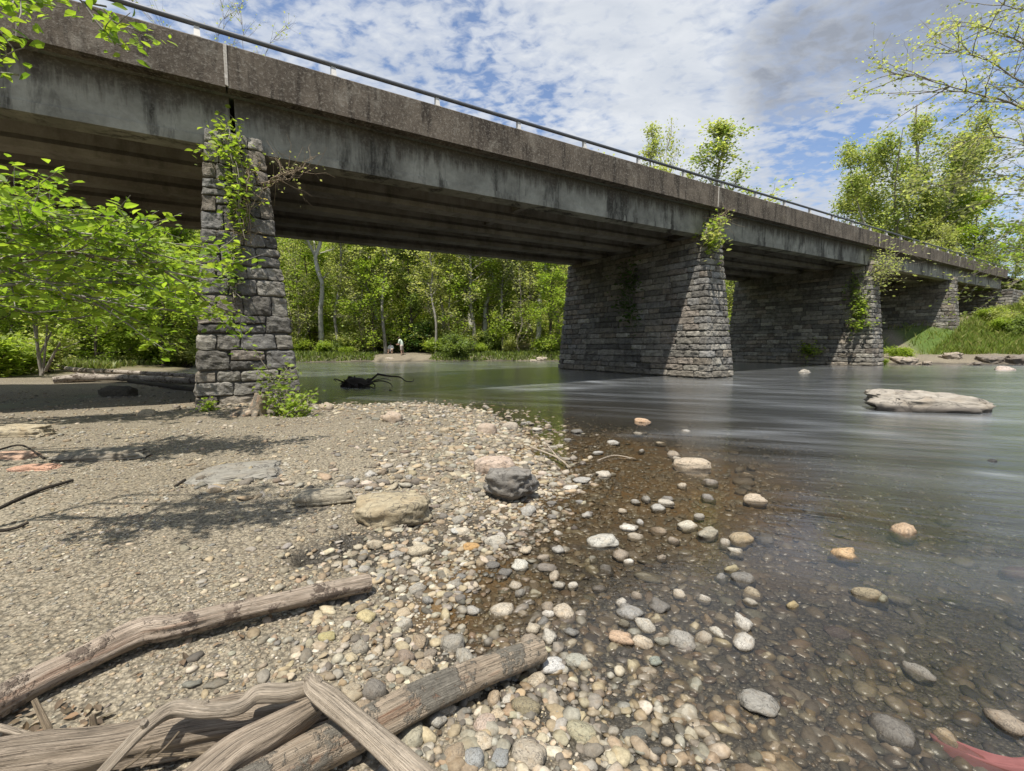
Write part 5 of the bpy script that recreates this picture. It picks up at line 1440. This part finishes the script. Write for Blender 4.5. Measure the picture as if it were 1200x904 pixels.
# ------------------------------------------------------------------ right bank ledge rocks
def ledge():
    rng = np.random.default_rng(66)
    for i, (px, py, w, l) in enumerate(((1064, 424, 34, 'pale rounded ledge rock at the waterline right of the third pier'), (1086, 426, 16, 'smaller pale ledge rock beside the rounded one'),
                                    (1118, 418, 26, 'flat pinkish ledge rock on the right beach'), (1166, 422, 30, 'dark undercut ledge rock at the right waterline'), (1194, 423, 36, 'dark broken ledge rock at the right frame edge'),
                                    (1145, 427, 16, 'low mossy ledge rock at the waterline'))):
        p = on_ground(px, py + 2); dep = p[1]
        o = bpy.data.objects.new('ledge_rock', [B1, B3, B3][i % 3]); COL.objects.link(o); s = w / 2 / FPX * dep
        o.scale = (s, s * .7, s * .95); o.rotation_euler = (0, 0, rng.uniform(-.4, .4)); o.location = (p[0], p[1] + s * .3, p[2] + .05)
        o.color = (*((.33, .285, .235) if i < 3 else (.19, .165, .14)), 1); tag(o, l, 'rock', 'ledge rocks on the right bank')
    for i, (px, py, w, l) in enumerate(((625, 424, 10, 'pale rock at the left of the far bank ledge'), (637, 422, 20, 'flat pale ledge on the far bank beside the second pier'), (455, 421.5, 12, 'pale rock at the edge of the sandy landing'))):
        p = on_ground(px, py); o = bpy.data.objects.new('ledge_rock', B2); COL.objects.link(o); s = w / 2 / FPX * p[1]
        o.scale = (s, s * .6, s * .7); o.location = (p[0], p[1] + .3, max(p[2], 0) + .05); o.color = (.42, .37, .31, 1); tag(o, l, 'rock', 'rocks on the far bank')
ledge()

# ------------------------------------------------------------------ two people on the far landing
for nm, c in (('skin', (.45, .28, .2)), ('white_shirt', (.72, .72, .70)), ('pale_green_shirt', (.55, .62, .52)), ('dark_trousers', (.05, .055, .07)), ('khaki_shorts', (.5, .42, .36)), ('brown_hair', (.06, .04, .025))):
    simple(nm, c, .8, 12, .1, .05)
def person(label, base, joints, edges, radii, cloth, rz):
    root = empty('person', tuple(base), rz); tag(root, label, 'person')
    me = bpy.data.meshes.new('body'); me.from_pydata(joints, edges, []); o = bpy.data.objects.new('body', me); COL.objects.link(o); o.parent = root
    sk = o.modifiers.new('skin', 'SKIN'); sv = me.skin_vertices[0].data
    for i, r in enumerate(radii): sv[i].radius = (r, r)
    sv[0].use_root = True
    o.modifiers.new('sub', 'SUBSURF').levels = 1; o.modifiers['sub'].render_levels = 1
    me.materials.append(M['skin'])
    for nm, segs, rr, mt in cloth:
        mb = MB()
        for s in segs:
            P = smooth_path([joints[i] for i in s], 10); R = np.interp(np.linspace(0, 1, 10), np.linspace(0, 1, len(s)), [radii[i] + rr for i in s]); tube(mb, P, R, 10)
        mb.build(nm, M[mt], root)
    return root
L0 = on_ground(458, 414.5); L1 = on_ground(471, 416)
# standing, stooping a little, arms forward
J = [(0, 0, .88), (0, 0, 1.05), (.08, 0, 1.25), (.16, 0, 1.36), (.24, 0, 1.44), (.27, 0, 1.56),
     (0, .1, .84), (.02, .11, .46), (-.02, .11, .07), (.1, .12, .03), (0, -.1, .84), (-.06, -.11, .46), (-.12, -.11, .07), (0, -.12, .03),
     (.14, .19, 1.33), (.22, .21, 1.08), (.42, .17, .98), (.5, .15, .97), (.14, -.19, 1.33), (.2, -.21, 1.07), (.4, -.17, .95), (.48, -.15, .94), (.33, 0, 1.57)]
E = [(0, 1), (1, 2), (2, 3), (3, 4), (4, 5), (0, 6), (6, 7), (7, 8), (8, 9), (0, 10), (10, 11), (11, 12), (12, 13), (3, 14), (14, 15), (15, 16), (16, 17), (3, 18), (18, 19), (19, 20), (20, 21), (5, 22)]
R = [.15, .14, .15, .13, .055, .10, .09, .065, .045, .04, .09, .065, .045, .04, .06, .045, .035, .04, .06, .045, .035, .04, .06]
cl = [('shirt', [(0, 1, 2, 3), (3, 14, 15), (3, 18, 19)], .025, 'pale_green_shirt'), ('trousers', [(0, 6, 7), (0, 10, 11)], .02, 'khaki_shorts')]
p1 = person('person in a pale green shirt standing stooped on the far landing', L1, J, E, R, cl, rad(175))
mb = MB(); V, F = stone_shape(3, 3, .05, 1.0); mb.add(V * .115 + np.array([.25, 0, 1.60]), F); mb.build('hair', M['brown_hair'], p1)
# sitting low on the ground beside a bag
J2 = [(0, 0, .22), (.0, 0, .42), (.04, 0, .62), (.06, 0, .72), (.1, 0, .8), (.13, 0, .92),
      (.05, .1, .2), (.38, .16, .46), (.55, .16, .1), (.66, .17, .04), (.05, -.1, .2), (.38, -.2, .44), (.58, -.2, .1), (.68, -.2, .04),
      (.05, .19, .69), (.16, .26, .48), (.36, .22, .42), (.43, .2, .43), (.05, -.19, .69), (.15, -.26, .48), (.36, -.24, .42), (.43, -.22, .43), (.2, 0, .92)]
cl2 = [('shirt', [(0, 1, 2, 3), (3, 14, 15), (3, 18, 19)], .03, 'white_shirt'), ('shorts', [(0, 6, 7), (0, 10, 11)], .025, 'khaki_shorts')]
p0_ = person('person in a white top sitting on the far landing', L0, J2, E, R, cl2, rad(-80))
mb = MB(); mb.add(V * .115 + np.array([.10, 0, .97]), F); mb.build('hair', M['brown_hair'], p0_)

# ------------------------------------------------------------------ red cloth standing in for an unidentified red shape at the lower right
simple('red_cloth', (.19, .075, .07), .9, 14, .25, .3)
def cloth():
    c = at_z(1192, 880, .08); n = 40
    U, W = np.meshgrid(np.linspace(-1, 1, n), np.linspace(-1, 1, n), indexing='ij')
    wd = .03 + .13 * sst(-1, .8, U) + .03 * np.sin(U * 6)
    X = .30 * U; Y = wd * W + .03 * np.sin(U * 4)
    Z = -.03 + .07 * sst(-1, .6, U) * np.exp(-W ** 2) + .018 * fbm(P3(U * 3, W * 4), 5, 3) - .06 * np.abs(W) ** 3
    th = -.5; x = X * math.cos(th) - Y * math.sin(th) + c[0] + .1; y = X * math.sin(th) + Y * math.cos(th) + c[1]
    i = np.arange(n - 1)[:, None] * n; j = np.arange(n - 1)[None]; F = np.stack([i + j, i + n + j, i + n + j + 1, i + j + 1], -1).reshape(-1, 4)
    mb = MB(); mb.add(np.c_[x.ravel(), y.ravel(), Z.ravel() + .02], F)
    o = mb.build('cloth', M['red_cloth']); tag(o, 'crumpled red-pink cloth in the shallows, standing in for an unidentified blurred shape, at the bottom right corner', 'cloth')
    s = o.modifiers.new('thickness', 'SOLIDIFY'); s.thickness = .006
cloth()

# ------------------------------------------------------------------ light
ts = np.array([cy_ * -.33 - sy_ * -(.255), sy_ * -.33 + cy_ * -.255, 1.0])      # towards the sun
ts /= np.linalg.norm(ts)
sun = bpy.data.lights.new('sun', 'SUN'); sun.energy = 5.0; sun.angle = rad(.9); sun.color = (1, .955, .88)
so = bpy.data.objects.new('sun', sun); COL.objects.link(so)
so.rotation_euler = Vector(ts).to_track_quat('Z', 'Y').to_euler(); so.location = (0, 0, 60)
EL = math.asin(ts[2]); AZ = math.atan2(ts[0], ts[1])
w = bpy.data.worlds.new('World'); SC.world = w; w.use_nodes = True
nt = w.node_tree; nt.nodes.clear(); T = NT(nt)
sky = nt.nodes.new('ShaderNodeTexSky'); sky.sky_type = 'NISHITA'; sky.sun_disc = False; sky.sun_elevation = EL; sky.sun_rotation = AZ; sky.air_density = 1.0; sky.dust_density = .6; sky.ozone_density = 1.5
dirv = T.coord('Generated')
sx = T.n('ShaderNodeSeparateXYZ', Vector=dirv)
zc = T.math('ADD', T.math('MAXIMUM', sx.outputs[2], 0.02), .12)
plane = T.n('ShaderNodeCombineXYZ', X=T.math('DIVIDE', sx.outputs[0], zc), Y=T.math('DIVIDE', sx.outputs[1], zc)).outputs[0]
n1 = T.noise(T.mapping(plane, (18, 23, 1), (0, 0, .5)), 1.0, 4, .55, .35)
n2 = T.noise(T.mapping(plane, (2.2, 2.2, 1), (0, 0, .5), (2.3, .7, 0)), 1.0, 5, .6, .3)
n3 = T.noise(T.mapping(plane, (3.0, 5.0, 1), (0, 0, .7), (5, 1, 0)), 1.0, 6, .62, .4)
def spot(px, py, r, soft):
    d = Vector(ray(px, py)).normalized()
    dp = T.n('ShaderNodeVectorMath', _operation='DOT_PRODUCT', i0=dirv, i1=tuple(d)).outputs['Value']
    return T.ramp(T.math('ADD', T.math('DIVIDE', T.math('SUBTRACT', dp, math.cos(rad(r))), math.cos(rad(soft)) - math.cos(rad(r))), T.math('MULTIPLY', T.math('SUBTRACT', n3, .5), 1.3)), [(0, 0), (1, 1)])
cov = T.math('ADD', T.math('MULTIPLY', n1, .62), T.math('MULTIPLY', n2, .62))
cov = T.math('ADD', cov, T.math('MULTIPLY', spot(830, 90, 30, 8), .17))
cov = T.math('SUBTRACT', cov, T.math('MULTIPLY', spot(620, 120, 12, 2), .12))
cov = T.math('SUBTRACT', cov, T.math('MULTIPLY', spot(1165, 55, 9, 2), .22))
cov = T.math('SUBTRACT', cov, T.math('MULTIPLY', spot(948, 165, 7, 1), .26))
mask = T.ramp(cov, [(.50, .10), (.63, .72), (.78, 1)])
dk = None
for px_, py_, r_ in ((925, 75, 4.5), (965, 50, 6), (1010, 25, 6.5), (1060, 5, 6.5), (1110, -15, 6)):
    q = spot(px_, py_, r_ + 1.5, r_ * .3)
    dk = q if dk is None else T.math('MAXIMUM', dk, q)
dk = T.math('MAXIMUM', T.math('MULTIPLY', dk, T.math('MULTIPLY', T.ramp(n3, [(.3, .35), (.55, 1)]), T.ramp(n1, [(.3, .7), (.6, 1)]))), T.math('MULTIPLY', spot(930, 225, 8, 2), .25))
cl_c = T.mix(T.ramp(n3, [(.3, 0), (.7, 1)]), (6.3, 6.8, 7.6), (8.3, 8.6, 9.0))
cl_c = T.mix(T.math('MULTIPLY', dk, .9), cl_c, (2.9, 3.25, 3.95))
mask = T.math('MAXIMUM', mask, T.math('MULTIPLY', dk, .9))
low = T.ramp(sx.outputs[2], [(0, .55), (.25, 0)])
skyc = T.mix(T.math('MAXIMUM', mask, low), T.mix(1, sky.outputs[0], (1.35, 1.5, 1.7), 'MULTIPLY'), cl_c)
bg = T.n('ShaderNodeBackground', Color=skyc, Strength=.077)
o = nt.nodes.new('ShaderNodeOutputWorld'); nt.links.new(bg.outputs[0], o.inputs[0])

# ------------------------------------------------------------------ render settings
SC.view_settings.view_transform = 'Standard'; SC.view_settings.look = 'None'; SC.view_settings.exposure = 0.38; SC.view_settings.gamma = 1.0
SC.view_settings.use_curve_mapping = False
c = SC.cycles
c.max_bounces = 8; c.diffuse_bounces = 5; c.glossy_bounces = 3; c.transmission_bounces = 4; c.transparent_max_bounces = 8; c.volume_bounces = 0
c.caustics_reflective = False; c.caustics_refractive = False
c.sample_clamp_indirect = 4
c.use_denoising = True
# prototypes that were never placed
for lib in (PROTO, BUSH):
    for k, r_ in lib.items():
        if (id(lib), k) not in USED:
            for ch in list(r_.children): bpy.data.objects.remove(ch)
            bpy.data.objects.remove(r_)
